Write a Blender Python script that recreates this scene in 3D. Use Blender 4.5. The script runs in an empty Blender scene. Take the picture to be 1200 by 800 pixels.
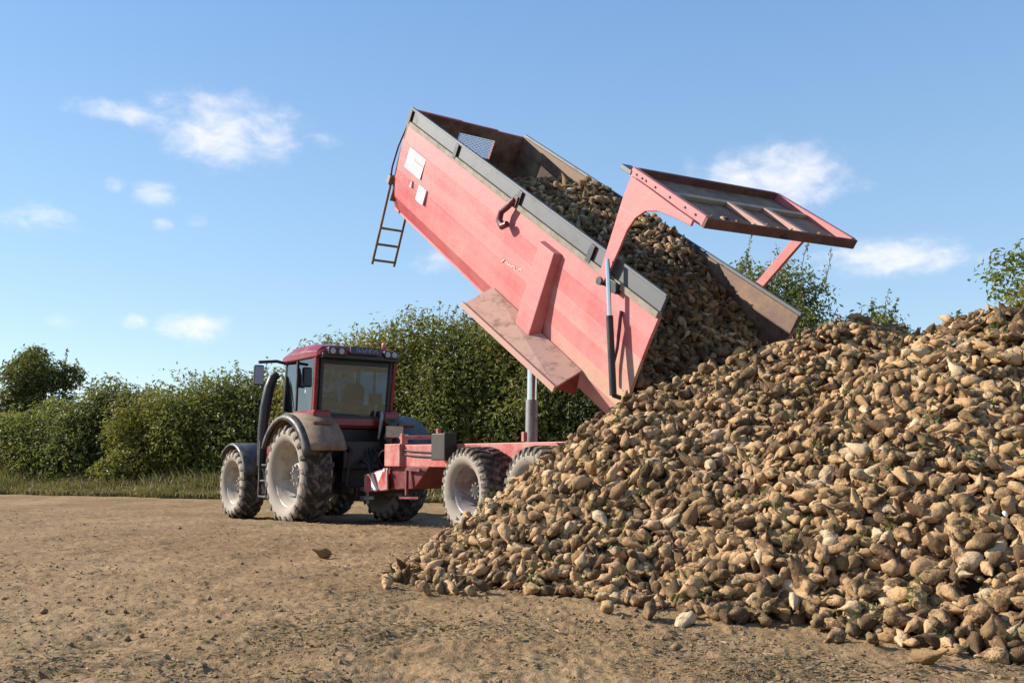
import bpy, math, random
import numpy as np
from mathutils import Vector, Matrix

random.seed(7)
RNG = np.random.default_rng(11)
D = bpy.data
SC = bpy.context.scene
COL = SC.collection
R = math.radians

# ----------------------------------------------------------------- helpers
class MB:
    """collects shapes for ONE mesh object"""
    def __init__(self, T=None):
        self.v = []; self.f = []; self.sm = []; self.mi = []; self.T = T; self.att = []; self.cur = 0.0
    def add(self, verts, faces, smooth=False, mi=0):
        n = len(self.v)
        self.v += [tuple(p) for p in verts]
        self.att += [self.cur] * len(verts)
        for f in faces:
            self.f.append(tuple(i + n for i in f)); self.sm.append(smooth); self.mi.append(mi)
    def box(self, lo, hi, mi=0, M=None):
        x0, y0, z0 = lo; x1, y1, z1 = hi
        vs = [(x0,y0,z0),(x1,y0,z0),(x1,y1,z0),(x0,y1,z0),(x0,y0,z1),(x1,y0,z1),(x1,y1,z1),(x0,y1,z1)]
        if M is not None: vs = [tuple(M @ Vector(p)) for p in vs]
        self.add(vs, [(0,3,2,1),(4,5,6,7),(0,1,5,4),(1,2,6,5),(2,3,7,6),(3,0,4,7)], False, mi)
    def bar(self, a, b, w, h, mi=0, up=(0,0,1)):
        a = Vector(a); b = Vector(b); d = (b - a).normalized()
        s = d.cross(Vector(up))
        if s.length < 1e-4: s = d.cross(Vector((0,1,0)))
        s.normalize(); t = s.cross(d)
        vs = []
        for p in (a, b):
            for sx, sy in ((-1,-1),(1,-1),(1,1),(-1,1)):
                vs.append(p + s*(sx*w/2) + t*(sy*h/2))
        self.add(vs, [(0,3,2,1),(4,5,6,7),(0,1,5,4),(1,2,6,5),(2,3,7,6),(3,0,4,7)], False, mi)
    def tube(self, pts, r, n=10, mi=0, cap=True):
        pts = [Vector(p) for p in pts]
        rs = r if isinstance(r, (list, tuple)) else [r]*len(pts)
        rings = []; ref = None
        for i, p in enumerate(pts):
            d = (pts[min(i+1, len(pts)-1)] - pts[max(i-1, 0)]).normalized()
            if ref is None:
                ref = Vector((0,0,1)) if abs(d.z) < .9 else Vector((1,0,0))
            s = (ref - d*ref.dot(d)).normalized(); ref = s; t = d.cross(s)
            rings.append([p + (s*math.cos(2*math.pi*k/n) + t*math.sin(2*math.pi*k/n))*rs[i] for k in range(n)])
        vs = [q for rg in rings for q in rg]; fs = []
        for i in range(len(pts)-1):
            for k in range(n):
                a = i*n+k; b = i*n+(k+1) % n
                fs.append((a, b, b+n, a+n))
        self.add(vs, fs, True, mi)
        if cap:
            self.add(rings[0], [tuple(range(n-1,-1,-1))], False, mi); self.add(rings[-1], [tuple(range(n))], False, mi)
    def lathe_x(self, prof, c, n=40, mi=0, a0=0, a1=2*math.pi):
        """prof: list of (x, r) revolved round the x axis through c"""
        full = abs(a1 - a0 - 2*math.pi) < 1e-6
        m = n if full else n+1
        vs = []
        for k in range(m):
            a = a0 + (a1-a0)*k/n
            for x, r in prof:
                vs.append((c[0]+x, c[1]+r*math.cos(a), c[2]+r*math.sin(a)))
        p = len(prof); fs = []
        for k in range(n):
            k2 = (k+1) % m
            for j in range(p-1):
                fs.append((k*p+j, k2*p+j, k2*p+j+1, k*p+j+1))
        self.add(vs, fs, True, mi)
    def plate(self, poly, nrm, th, mi=0):
        """closed polygon (3D points, planar) extruded by th along nrm"""
        nrm = Vector(nrm).normalized()
        a = [Vector(p) for p in poly]; b = [p + nrm*th for p in a]; n = len(a)
        fs = [tuple(range(n)), tuple(range(2*n-1, n-1, -1))]
        for i in range(n):
            j = (i+1) % n
            fs.append((i, i+n, j+n, j))
        self.add(a+b, fs, False, mi)
    def build(self, name, mats, parent=None, bevel=0, seg=2, att=None):
        me = D.meshes.new(name)
        vs = self.v
        if self.T is not None: vs = [tuple(self.T @ Vector(p)) for p in vs]
        me.from_pydata(vs, [], self.f)
        if not isinstance(mats, (list, tuple)): mats = [mats]
        for m in mats: me.materials.append(m)
        me.polygons.foreach_set('use_smooth', self.sm)
        me.polygons.foreach_set('material_index', self.mi)
        if att:
            a = me.attributes.new(att, 'FLOAT', 'POINT'); a.data.foreach_set('value', self.att)
        me.validate(); me.update()
        import bmesh
        bm = bmesh.new(); bm.from_mesh(me); bmesh.ops.recalc_face_normals(bm, faces=bm.faces); bm.to_mesh(me); bm.free()
        o = D.objects.new(name, me); COL.objects.link(o)
        if parent: o.parent = parent
        if bevel:
            md = o.modifiers.new('bevel', 'BEVEL'); md.width = bevel; md.segments = seg; md.limit_method = 'ANGLE'; md.angle_limit = R(40)
            md.harden_normals = False
        return o

def tag(o, label=None, cat=None, group=None, kind=None):
    if label: o['label'] = label
    if cat: o['category'] = cat
    if group: o['group'] = group
    if kind: o['kind'] = kind
    return o
def empty(name, loc, rz=0, parent=None):
    o = D.objects.new(name, None); COL.objects.link(o); o.location = loc; o.rotation_euler = (0,0,rz)
    o.empty_display_size = .2
    if parent: o.parent = parent
    return o
def mesh_np(name, V, F, mat, smooth=False, atts=None, mats=None, mi=None):
    """V (n,3) float, F (m,k) int with constant k"""
    me = D.meshes.new(name)
    V = np.ascontiguousarray(V, dtype=np.float32); F = np.ascontiguousarray(F, dtype=np.int32)
    m, k = F.shape
    me.vertices.add(len(V)); me.vertices.foreach_set('co', V.ravel())
    me.loops.add(m*k); me.loops.foreach_set('vertex_index', F.ravel())
    me.polygons.add(m); me.polygons.foreach_set('loop_start', np.arange(0, m*k, k, dtype=np.int32))
    try: me.polygons.foreach_set('loop_total', np.full(m, k, dtype=np.int32))
    except Exception: pass
    me.polygons.foreach_set('use_smooth', np.full(m, smooth, dtype=bool))
    for mm in (mats or [mat]): me.materials.append(mm)
    if mi is not None: me.polygons.foreach_set('material_index', np.asarray(mi, dtype=np.int32))
    for an, av in (atts or {}).items():
        a = me.attributes.new(an, 'FLOAT', 'POINT'); a.data.foreach_set('value', np.asarray(av, dtype=np.float32))
    me.update(calc_edges=True); me.validate()
    o = D.objects.new(name, me); COL.objects.link(o)
    return o

# value noise ----------------------------------------------------------------
def _h(i, j, k, s):
    n = (i*374761393 + j*668265263 + k*2147483647*7 + s*1274126177) & 0xffffffff
    n = ((n ^ (n >> 13)) * 1274126177) & 0xffffffff
    return ((n ^ (n >> 16)) & 0xffff) / 65535.0
def vnoise(x, y, z=None, s=0):
    x = np.asarray(x, float); y = np.asarray(y, float); z = np.zeros_like(x) if z is None else np.asarray(z, float)
    i = np.floor(x).astype(np.int64); j = np.floor(y).astype(np.int64); k = np.floor(z).astype(np.int64)
    fx, fy, fz = x-i, y-j, z-k
    fx = fx*fx*(3-2*fx); fy = fy*fy*(3-2*fy); fz = fz*fz*(3-2*fz)
    def L(a, b, t): return a+(b-a)*t
    r0 = L(L(_h(i,j,k,s), _h(i+1,j,k,s), fx), L(_h(i,j+1,k,s), _h(i+1,j+1,k,s), fx), fy)
    r1 = L(L(_h(i,j,k+1,s), _h(i+1,j,k+1,s), fx), L(_h(i,j+1,k+1,s), _h(i+1,j+1,k+1,s), fx), fy)
    return L(r0, r1, fz)*2-1
def fbm(x, y, z=None, o=4, s=0):
    t = 0; a = 1; w = 0
    for q in range(o):
        t = t + a*vnoise(np.asarray(x)*2**q, np.asarray(y)*2**q, None if z is None else np.asarray(z)*2**q, s+q*17); w += a; a *= .5
    return t/w

# ----------------------------------------------------------------- materials
class NT:
    def __init__(self, name):
        self.m = D.materials.new(name); self.m.use_nodes = True
        self.t = self.m.node_tree; self.n = self.t.nodes; self.n.clear()
        self.out = self.N('ShaderNodeOutputMaterial')
    def N(self, typ, **kw):
        n = self.n.new(typ)
        for k, v in kw.items():
            if k.startswith('_'): n.inputs[int(k[1:])].default_value = v
            else: setattr(n, k, v)
        return n
    def L(self, a, b): self.t.links.new(a, b)
    def coord(self, which='Object'):
        return self.N('ShaderNodeTexCoord').outputs[which]
    def noise(self, scale, detail=5, rough=.6, co=None, which='Object', dist=0):
        n = self.N('ShaderNodeTexNoise'); n.inputs['Scale'].default_value = scale; n.inputs['Detail'].default_value = detail
        n.inputs['Roughness'].default_value = rough; n.inputs['Distortion'].default_value = dist
        self.L(co or self.coord(which), n.inputs['Vector']); return n.outputs['Fac']
    def ramp(self, fac, stops):
        r = self.N('ShaderNodeValToRGB'); e = r.color_ramp.elements
        while len(e) < len(stops): e.new(.5)
        for k, (p, c) in enumerate(stops):
            e[k].position = p; e[k].color = (*c, 1) if len(c) == 3 else c
        self.L(fac, r.inputs['Fac']); return r.outputs['Color']
    def rng(self, fac, a, b, c=0., d=1.):
        r = self.N('ShaderNodeMapRange'); r.inputs[1].default_value = a; r.inputs[2].default_value = b
        r.inputs[3].default_value = c; r.inputs[4].default_value = d; self.L(fac, r.inputs[0]); return r.outputs[0]
    def math(self, op, a, b=None, clamp=False):
        r = self.N('ShaderNodeMath', operation=op); r.use_clamp = clamp
        for k, q in enumerate((a, b)):
            if q is None: continue
            if isinstance(q, (int, float)): r.inputs[k].default_value = q
            else: self.L(q, r.inputs[k])
        return r.outputs[0]
    def mix(self, fac, a, b, mode='MIX'):
        r = self.N('ShaderNodeMix', data_type='RGBA', blend_type=mode)
        for k, q in ((0, fac), (6, a), (7, b)):
            if isinstance(q, (int, float)): r.inputs[k].default_value = q
            elif isinstance(q, tuple): r.inputs[k].default_value = (*q, 1) if len(q) == 3 else q
            else: self.L(q, r.inputs[k])
        return r.outputs[2]
    def attr(self, name):
        return self.N('ShaderNodeAttribute', attribute_name=name).outputs['Fac']
    def bump(self, h, strength, dist=.02):
        b = self.N('ShaderNodeBump'); b.inputs['Strength'].default_value = strength; b.inputs['Distance'].default_value = dist
        self.L(h, b.inputs['Height']); return b.outputs['Normal']
    def bsdf(self, col, rough=.5, metal=0., normal=None, spec=.5, trans=None):
        p = self.N('ShaderNodeBsdfPrincipled')
        if isinstance(col, tuple): p.inputs['Base Color'].default_value = (*col, 1)
        else: self.L(col, p.inputs['Base Color'])
        if isinstance(rough, (int, float)): p.inputs['Roughness'].default_value = rough
        else: self.L(rough, p.inputs['Roughness'])
        p.inputs['Metallic'].default_value = metal; p.inputs['Specular IOR Level'].default_value = spec
        if normal: self.L(normal, p.inputs['Normal'])
        self.L(p.outputs[0], self.out.inputs['Surface']); self.p = p
        return self.m

def worn(name, base, dust=None, amount=(.45, .7), scale=3, rough=(.35, .8), metal=0., bumps=0, spec=.5, att=None, fine=.3):
    """a base colour with a patchy layer of dust / wear that belongs to the surface"""
    t = NT(name)
    if dust is None: dust = tuple(min(1, c*1.5+.03) for c in base)
    n = t.noise(scale, 8, .68); n2 = t.noise(scale*9, 4, .6)
    m = t.math('ADD', n, t.math('MULTIPLY', t.math('SUBTRACT', n2, .5), fine))
    if att: m = t.math('ADD', m, t.attr(att))
    k = t.rng(m, amount[0], amount[1])
    c = t.mix(k, base, dust)
    rg = t.rng(k, 0, 1, rough[0], rough[1])
    return t.bsdf(c, rg, metal, t.bump(n2, bumps, .01) if bumps else None, spec)

def paint_mat():
    t = NT('sun faded red paint under dust')
    co = t.coord('Object')
    mp = t.N('ShaderNodeMapping'); mp.inputs['Rotation'].default_value = (R(-34.285),0,0); t.L(co, mp.inputs[0])
    def str_(sc, scale, det=6):
        m2 = t.N('ShaderNodeMapping'); m2.inputs['Scale'].default_value = sc; t.L(mp.outputs[0], m2.inputs[0])
        return t.noise(scale, det, .65, m2.outputs[0])
    along = str_((1,.12,1.6), 3.2); run = str_((1,2.2,.22), 4.0); n = t.noise(1.5, 8, .65, co); f = t.noise(34, 4, .6, co)
    m = t.math('ADD', t.math('ADD', t.math('MULTIPLY', along, .42), t.math('MULTIPLY', n, .42)), t.math('MULTIPLY', run, .20))
    m = t.math('ADD', m, t.math('MULTIPLY', t.math('SUBTRACT', f, .5), .16))
    d = t.attr('dust')  # also carries the painted facet brightness of the side bands
    k = t.rng(t.math('ADD', m, d), .34, .78)
    c = t.mix(k, (.43,.036,.038), (.51,.205,.19))
    # pale polished scuffs that run along the side
    sc = str_((1,.05,5), 6.0, 3); c = t.mix(t.rng(sc, .66, .74, 0, .35), c, (.62,.38,.36))
    # tan mud splashed at the lower rear
    mud = t.math('ADD', t.math('MULTIPLY', n, .5), t.math('ADD', d, t.math('MULTIPLY', f, .22)))
    c = t.mix(t.rng(mud, .56, .78, 0, .9), c, (.47,.325,.20))
    # rust chips
    ch = t.noise(19, 3, .5, co); c = t.mix(t.rng(ch, .70, .76, 0, .45), c, (.20,.08,.05))
    return t.bsdf(c, t.rng(k, 0, 1, .40, .72), 0, t.bump(t.math('ADD', n, t.math('MULTIPLY', f, .06)), .25, .05), .5)
SOIL = (.30, .205, .125)
M = {}
M['tractor_red'] = worn('tractor red paint', (.20,.010,.016), (.26,.08,.065), (.46,.95), 2.5, (.25,.6))
M['tractor_dark'] = worn('dark machine metal', (.012,.012,.013), (.06,.045,.035), (.45,.8), 4, (.45,.85))
M['black'] = worn('black plastic', (.014,.014,.016), (.05,.045,.04), (.5,.85), 5, (.4,.8))
M['fender'] = worn('grey plastic fender', (.028,.03,.034), (.17,.125,.085), (.42,.72), 4, (.4,.85))
M['fender_dusty'] = worn('dusty fender back', (.13,.085,.055), (.33,.225,.145), (.35,.65), 4, (.6,.95))
M['tyre'] = worn('dusty rubber', (.05,.043,.036), (.34,.29,.235), (.30,.62), 5, (.8,.95), spec=.2, att='dust', bumps=.3)
M['rim_cream'] = worn('cream rim paint', (.36,.315,.25), (.20,.15,.105), (.42,.70), 5, (.4,.8))
M['rim_grey'] = worn('grey trailer rim', (.26,.23,.22), (.20,.125,.09), (.42,.62), 6, (.35,.7), metal=.3)
M['trailer_red'] = paint_mat()
M['trailer_frame'] = worn('red frame paint', (.40,.04,.05), (.46,.25,.19), (.36,.68), 3, (.4,.75))
M['frame_shade'] = worn('shade darkened frame red', (.13,.012,.02), (.19,.075,.05), (.45,.8), 4, (.5,.85))  # frame red darkened, shade of the low parts put into the paint
M['board'] = worn('grey sideboard metal', (.075,.08,.087), (.115,.105,.09), (.5,.8), 3, (.5,.8), metal=.1)
M['board_edge'] = worn('dusty sideboard rail', (.26,.22,.17), (.19,.155,.115), (.4,.7), 5, (.7,.9))
M['inner'] = worn('worn shade toned inner wall', (.11,.052,.037), (.30,.19,.115), (.40,.70), 2, (.6,.9))  # darkened base: the shade inside the body is put into the colour
M['dust'] = worn('thick pink dust on steel', (.50,.315,.245), (.24,.15,.095), (.50,.68), 5, (.85,.97), spec=.2, bumps=.4)
M['chrome'] = worn('chromed ram rod', (.75,.75,.76), (.5,.46,.42), (.55,.85), 8, (.18,.4), metal=.9)
M['ram_pink'] = worn('dusty pink steel', (.42,.20,.16), (.36,.235,.165), (.4,.7), 5, (.5,.8))
M['white'] = worn('white decal', (.66,.64,.63), (.56,.46,.43), (.58,.95), 9, (.4,.6))
M['faint'] = worn('faded print', (.62,.30,.29), (.55,.26,.25), (.4,.7), 9, (.5,.6))
M['grey_print'] = worn('grey print', (.30,.30,.34), (.22,.22,.26), (.4,.7), 9, (.5,.6))
M['sign_blue'] = worn('dark blue sign', (.03,.035,.07), (.06,.06,.09), (.4,.8), 9, (.4,.6))
M['lamp'] = worn('lamp glass', (.45,.43,.39), (.30,.26,.21), (.5,.8), 20, (.15,.4))
M['beige'] = worn('mottled beige plate', (.60,.46,.32), (.40,.28,.18), (.45,.7), 9, (.6,.9))
M['red_lens'] = worn('red lamp lens', (.12,.012,.012), (.16,.06,.045), (.5,.8), 9, (.2,.5))
M['galv'] = worn('galvanised steel', (.33,.33,.33), (.22,.19,.16), (.4,.7), 8, (.4,.7), metal=.5)
M['mesh_window'] = worn('pale mesh', (.50,.56,.66), (.38,.43,.52), (.4,.6), 40, (.5,.7))

def glass_mat():
    t = NT('tinted cab glass')
    tr = t.N('ShaderNodeBsdfTransparent'); tr.inputs[0].default_value = (.40,.68,.80,1)  # blue of the sky's reflection is added to the glass tint
    gl = t.N('ShaderNodeBsdfGlossy'); gl.inputs['Roughness'].default_value = .04; gl.inputs[0].default_value = (.9,.95,1,1)
    fr = t.N('ShaderNodeFresnel'); fr.inputs[0].default_value = 1.45
    ms = t.N('ShaderNodeMixShader'); t.L(t.math('ADD', fr.outputs[0], .10), ms.inputs[0]); t.L(tr.outputs[0], ms.inputs[1]); t.L(gl.outputs[0], ms.inputs[2])
    t.L(ms.outputs[0], t.out.inputs[0]); return t.m
M['glass'] = glass_mat()

def beet_mat(name, tan, tan2, dirt, lo, hi):
    t = NT(name)
    oi = t.N('ShaderNodeObjectInfo').outputs['Random']
    tone = t.math('FRACT', t.math('ADD', t.attr('tone'), oi))
    tone2 = t.math('FRACT', t.math('MULTIPLY', tone, 7.31))
    co = t.coord('Object')
    n = t.noise(16, 6, .65, co); nf = t.noise(75, 4, .6, co)
    c = t.mix(tone, tan, tan2)
    m = t.math('ADD', t.math('ADD', n, t.math('MULTIPLY', t.math('SUBTRACT', tone2, .5), .42)), t.math('MULTIPLY', t.math('SUBTRACT', nf, .5), .35))
    c = t.mix(t.rng(m, lo, hi), c, dirt)
    # crown end: greenish grey cut top with leaf scars
    cr = t.math('ADD', t.attr('crown'), t.math('MULTIPLY', t.math('SUBTRACT', n, .5), .7))
    c = t.mix(t.rng(cr, .76, .98, 0, .65), c, t.mix(tone2, (.15,.11,.045), (.38,.265,.13)))
    return t.bsdf(c, .85, 0, t.bump(t.math('ADD', n, t.math('MULTIPLY', nf, .6)), 1.0, .016), .22)
M['beet'] = beet_mat('sugar beet skin', (.52,.325,.165), (.37,.22,.105), (.115,.067,.033), .42, .59)
M['beet_muddy'] = beet_mat('soil caked sugar beet', (.30,.185,.09), (.23,.14,.068), (.105,.062,.031), .32, .58)
M['beet_pale'] = beet_mat('clean pale sugar beet', (.56,.41,.25), (.48,.33,.19), (.20,.125,.07), .48, .74)
M['beet_white'] = worn('freshly cut white beet flesh', (.85,.84,.80), (.7,.66,.56), (.6,.9), 20, (.5,.7))
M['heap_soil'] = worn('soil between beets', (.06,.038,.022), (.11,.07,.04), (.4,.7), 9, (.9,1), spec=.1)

def leaf_mat(name, stops, scale=.7, transl=.42, rough=.5):
    t = NT(name)
    tone = t.attr('tone')
    n = t.noise(scale, 3, .5)
    m = t.math('ADD', t.math('MULTIPLY', tone, .55), t.math('MULTIPLY', n, .55))
    c = t.ramp(m, stops)
    p = t.N('ShaderNodeBsdfPrincipled'); t.L(c, p.inputs['Base Color']); p.inputs['Roughness'].default_value = rough
    p.inputs['Specular IOR Level'].default_value = .35
    tl = t.N('ShaderNodeBsdfTranslucent'); t.L(t.mix(.5, c, (.22,.23,.04)), tl.inputs[0])
    ms = t.N('ShaderNodeMixShader'); ms.inputs[0].default_value = transl
    t.L(p.outputs[0], ms.inputs[1]); t.L(tl.outputs[0], ms.inputs[2]); t.L(ms.outputs[0], t.out.inputs[0])
    return t.m
M['leaf_olive'] = leaf_mat('olive hedge leaves', [(.15,(.055,.072,.015)),(.45,(.140,.145,.029)),(.65,(.235,.212,.042)),(.9,(.35,.265,.065))])
M['leaf_green'] = leaf_mat('green hedge leaves', [(.15,(.044,.065,.016)),(.45,(.108,.132,.030)),(.7,(.185,.195,.042)),(.92,(.31,.235,.06))])
M['leaf_dark'] = leaf_mat('dark tree leaves', [(.15,(.028,.043,.015)),(.5,(.07,.09,.027)),(.9,(.16,.165,.045))])
M['weed'] = leaf_mat('verge grass', [(.15,(.07,.072,.018)),(.45,(.155,.14,.042)),(.7,(.25,.195,.08)),(.95,(.33,.25,.12))], .5, .25, .6)
M['beet_leaf'] = leaf_mat('beet leaf scraps', [(.15,(.03,.05,.012)),(.5,(.065,.095,.02)),(.9,(.16,.165,.05))], 3, .25, .5)
M['bark'] = worn('bark', (.10,.075,.05), (.17,.135,.10), (.4,.7), 12, (.9,1), bumps=.6)
M['clod'] = worn('dry soil clod', (.28,.185,.108), (.15,.097,.057), (.4,.65), 30, (.95,1), spec=.1)
M['litter'] = leaf_mat('dry plant litter', [(.15,(.05,.04,.022)),(.5,(.13,.092,.05)),(.9,(.40,.28,.16))], 5, .1, .8)

def ground_mat():
    t = NT('dry trampled soil')
    co = t.coord('Object')
    big = t.noise(.35, 5, .6, co); mid = t.noise(2.3, 6, .65, co, dist=.4); fine = t.noise(16, 6, .7, co); tiny = t.noise(70, 3, .6, co)
    c = t.ramp(t.math('ADD', t.math('MULTIPLY', big, .45), t.math('MULTIPLY', fine, .55)),
               [(.34,(.16,.098,.048)),(.46,(.25,.160,.080)),(.56,(.33,.218,.115)),(.70,(.45,.308,.172))])
    # dark patches of trampled leaves and damp soil
    pt = t.math('ADD', t.math('ADD', mid, t.math('MULTIPLY', t.math('SUBTRACT', tiny, .5), .5)), t.math('MULTIPLY', t.math('SUBTRACT', fine, .5), .45))
    c = t.mix(t.rng(pt, .53, .67, 0, .75), c, t.mix(big, (.105,.068,.036), (.13,.09,.048)))
    h = t.math('ADD', t.math('MULTIPLY', fine, .8), t.math('MULTIPLY', tiny, .5))
    return t.bsdf(c, .95, 0, t.bump(h, .9, .03), .12)
M['ground'] = ground_mat()

# ----------------------------------------------------------------- the camera's frame of the world: metres, camera at x=0 y=0, looking +y
CAM_Z = 1.2
cam = D.cameras.new('camera'); cam.sensor_width = 36; cam.lens = 33.0; cam.clip_start = .1; cam.clip_end = 6000
co = D.objects.new('camera', cam); COL.objects.link(co); SC.camera = co
PITCH = math.atan(135/1100)
co.location = (0, 0, CAM_Z); co.rotation_euler = (math.pi/2 + PITCH, 0, 0)

# ----------------------------------------------------------------- ground
def ss(a, b, x):
    t = np.clip((np.asarray(x, float)-a)/(b-a), 0, 1); return t*t*(3-2*t)
def ground_base(x, y):
    return -.2*ss(15.0, 18.5, y + .55*x)
def ground_h(x, y):
    x = np.asarray(x, float); y = np.asarray(y, float)
    z = ground_base(x, y)
    d = np.hypot(x, y)
    fade = 1 - ss(60, 120, d)
    z = z + fade*(.030*fbm(x*.55, y*.55, o=3, s=3) + .022*fbm(x*2.6, y*2.6, o=3, s=9))
    near = 1 - ss(24, 45, d)
    z = z + near*.030*np.maximum(0, fbm(x*8, y*8, o=3, s=21)) - near*.024*np.abs(fbm(x*15, y*15, o=2, s=33))
    # shallow wheel ruts that curve in from the left foreground towards the tractor
    for off in (0.0, 1.9):
        cx = -2.6 + off - .011*(y-4.5)**2*.55 + .1*np.sin(y*.5)
        w = np.exp(-((x-cx)/.24)**2)*(1-ss(12, 16, y))
        z = z - near*w*(.012 + .010*np.sin(y*26 + np.abs(x-cx)*22))
    return z
def build_ground():
    rr = [0.6]
    while rr[-1] < 62: rr.append(rr[-1]*((1.0045 if rr[-1] < 16 else 1.008) if rr[-1] > 3.6 else 1.05))
    while rr[-1] < 4000: rr.append(rr[-1]*1.18)
    rr = np.array(rr)
    fine = np.linspace(-33, 33, 620); coarse = np.linspace(33, 327, 50)[1:-1]
    ang = np.radians(np.concatenate([fine, coarse]))
    A, RR = np.meshgrid(ang, rr)
    X = RR*np.sin(A); Y = RR*np.cos(A)
    Z = ground_h(X, Y)
    n, m = len(rr), len(ang)
    V = np.stack([X, Y, Z], -1).reshape(-1, 3)
    i, j = np.meshgrid(np.arange(n-1), np.arange(m), indexing='ij'); j2 = (j+1) % m
    F = np.stack([i*m+j, (i+1)*m+j, (i+1)*m+j2, i*m+j2], -1).reshape(-1, 4)
    c = len(V); V = np.vstack([V, [[0, 0, 0]]])
    F = F[:, ::-1]
    o = mesh_np('ground', V[:-1], F, M['ground'], True)
    return tag(o, kind='structure')
build_ground()

# ----------------------------------------------------------------- wheels
def make_tyre(mb, Rt, W, rr, n=48, lugs=20, lugh=.045, style='ag'):
    hw = W/2
    base = Rt - lugh
    prof = [(-hw*.62, rr), (-hw*.80, rr+.03), (-hw*1.0, rr+(base-rr)*.42), (-hw*.98, rr+(base-rr)*.72), (-hw*.86, base-.03), (-hw*.7, base),
            (0, base+.012), (hw*.7, base), (hw*.86, base-.03), (hw*.98, rr+(base-rr)*.72), (hw*1.0, rr+(base-rr)*.42), (hw*.80, rr+.03), (hw*.62, rr)]
    mb.cur = .10
    a = len(mb.att); mb.lathe_x(prof, (0,0,0), n)
    k = 0
    for q in range(n):
        for j, (x, r) in enumerate(prof):
            mb.att[a+k] = .22 if abs(x) > hw*.84 or r < base-.05 else -.20
            k += 1
    pitch = 2*math.pi/lugs
    for side in (-1, 1):
        for q in range(lugs):
            a0 = q*pitch + (pitch/2 if side > 0 else 0)
            if style == 'ag':
                st = [(.02, 0, 0), (.35, .30, 0), (.72, .62, -.004), (.93, .80, -.035), (1.02, .86, -.11)]
                wid = pitch*.36
            else:
                st = [(.03, 0, 0), (.30, .16, 0), (.62, .42, 0), (.90, .50, -.02), (1.0, .52, -.075)]
                wid = pitch*.56
            vs = []
            for (fx, fa, dr) in st:
                ac = a0 - fa*pitch*(1.25 if style == 'ag' else .9)
                ro = Rt + dr; ri = ro - lugh - .03
                for (da, r_) in ((-wid/2, ri), (-wid*.40, ro), (wid*.40, ro), (wid/2, ri)):
                    an = ac + da
                    vs.append((side*fx*hw, r_*math.cos(an), r_*math.sin(an)))
            fs = []
            for s in range(len(st)-1):
                b = s*4
                for c in range(3): fs.append((b+c, b+c+1, b+c+5, b+c+4))
            fs.append((0,3,2,1)); e = (len(st)-1)*4; fs.append((e, e+1, e+2, e+3))
            mb.cur = -.14
            mb.add(vs, fs, False)
    mb.cur = 0
def make_rim(mb, rr, W, side, deep, n=40):
    hw = W/2*.66; s = side
    prof = [(s*hw, rr+.022), (s*hw*1.02, rr+.0), (s*hw*.93, rr-.022), (s*hw*.62, rr-.05), (s*hw*.5, rr-.085), (s*(hw-deep), rr-.10), (s*(hw-deep), rr*.42), (s*(hw-deep*.55), rr*.36), (s*(hw-deep*.5), .02)]
    mb.lathe_x(prof, (0,0,0), n)
    back = [(-s*hw, rr+.02), (-s*hw*.9, rr-.03), (s*(hw-deep-.01), rr-.105)]
    mb.lathe_x(back, (0,0,0), n)
    for k in range(8):
        a = k*2*math.pi/8; r_ = rr*.30
        x0 = s*(hw-deep*.5); p = Vector((x0, r_*math.cos(a), r_*math.sin(a)))
        mb.tube([p - Vector((s*.02,0,0)), p + Vector((s*.03,0,0))], .02, 6)
def add_wheel(parent, loc, Rt, W, rr, side, rim_mat, lugs, lugh, style, deep):
    h = MB()
    h.tube([(side*(-W*.35),0,0),(side*(W*.1),0,0)], [rr*.30, rr*.26], 20)
    w = h.build('wheel', M['tractor_dark'], parent); w.location = loc
    t = MB(); make_tyre(t, Rt, W, rr, 56, lugs, lugh, style); ty = t.build('tyre', M['tyre'], w, att='dust')
    t = MB(); make_rim(t, rr, W, side, deep); t.build('rim', rim_mat, w)
    w.rotation_euler = (random.random()*3, 0, 0)
    return w

# ----------------------------------------------------------------- the tractor
TR = empty('tractor', (-3.52, 20.30, -.2), R(37.0))
tag(TR, 'muddy red tractor with dark cab glass, hitched in front of the tipping trailer', 'tractor')
for sx in (-1, 1):
    add_wheel(TR, (sx*1.12, 0, 1.03), 1.04, .68, .655, sx, M['rim_cream'], 21, .06, 'ag', .32)
    add_wheel(TR, (sx*1.16, 3.0, .79), .80, .56, .475, sx, M['rim_cream'], 20, .05, 'ag', .25)
# chassis
b = MB()
b.box((-.36,-.45,.62),(.36,1.3,1.45)); b.box((-.28,1.3,.65),(.28,3.4,1.25)); b.tube([(-.75,0,1.03),(.75,0,1.03)], .2, 16)
b.tube([(-.9,3.0,.8),(.9,3.0,.8)], .13, 12); b.box((-.42,-.62,1.15),(.42,-.40,1.72)); b.box((-.22,-.8,.50),(.22,-.40,.78))
b.box((-.9,-.16,1.4),(.9,1.36,1.99)); b.build('chassis', M['tractor_dark'], TR, .02)
b = MB()
for sx in (-1, 1):
    b.bar((sx*.36,-.35,.85),(sx*.48,-1.15,.72), .07, .11)
    b.bar((sx*.34,-.5,1.62),(sx*.42,-.95,1.50), .07, .09); b.tube([(sx*.42,-.92,1.5),(sx*.44,-.82,.82)], .04, 8)
b.tube([(0,-.5,1.35),(0,-.9,1.25),(.05,-1.0,.9)], .04, 8)
b.build('three_point_linkage', M['tractor_dark'], TR)
b = MB(); b.box((-.12,-.98,.52),(.12,-.75,.60)); b.box((-.12,-.98,.70),(.12,-.75,.78)); b.tube([(0,-.9,.45),(0,-.9,.92)], .035, 10)
b.build('hitch', M['galv'], TR, .01)
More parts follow.
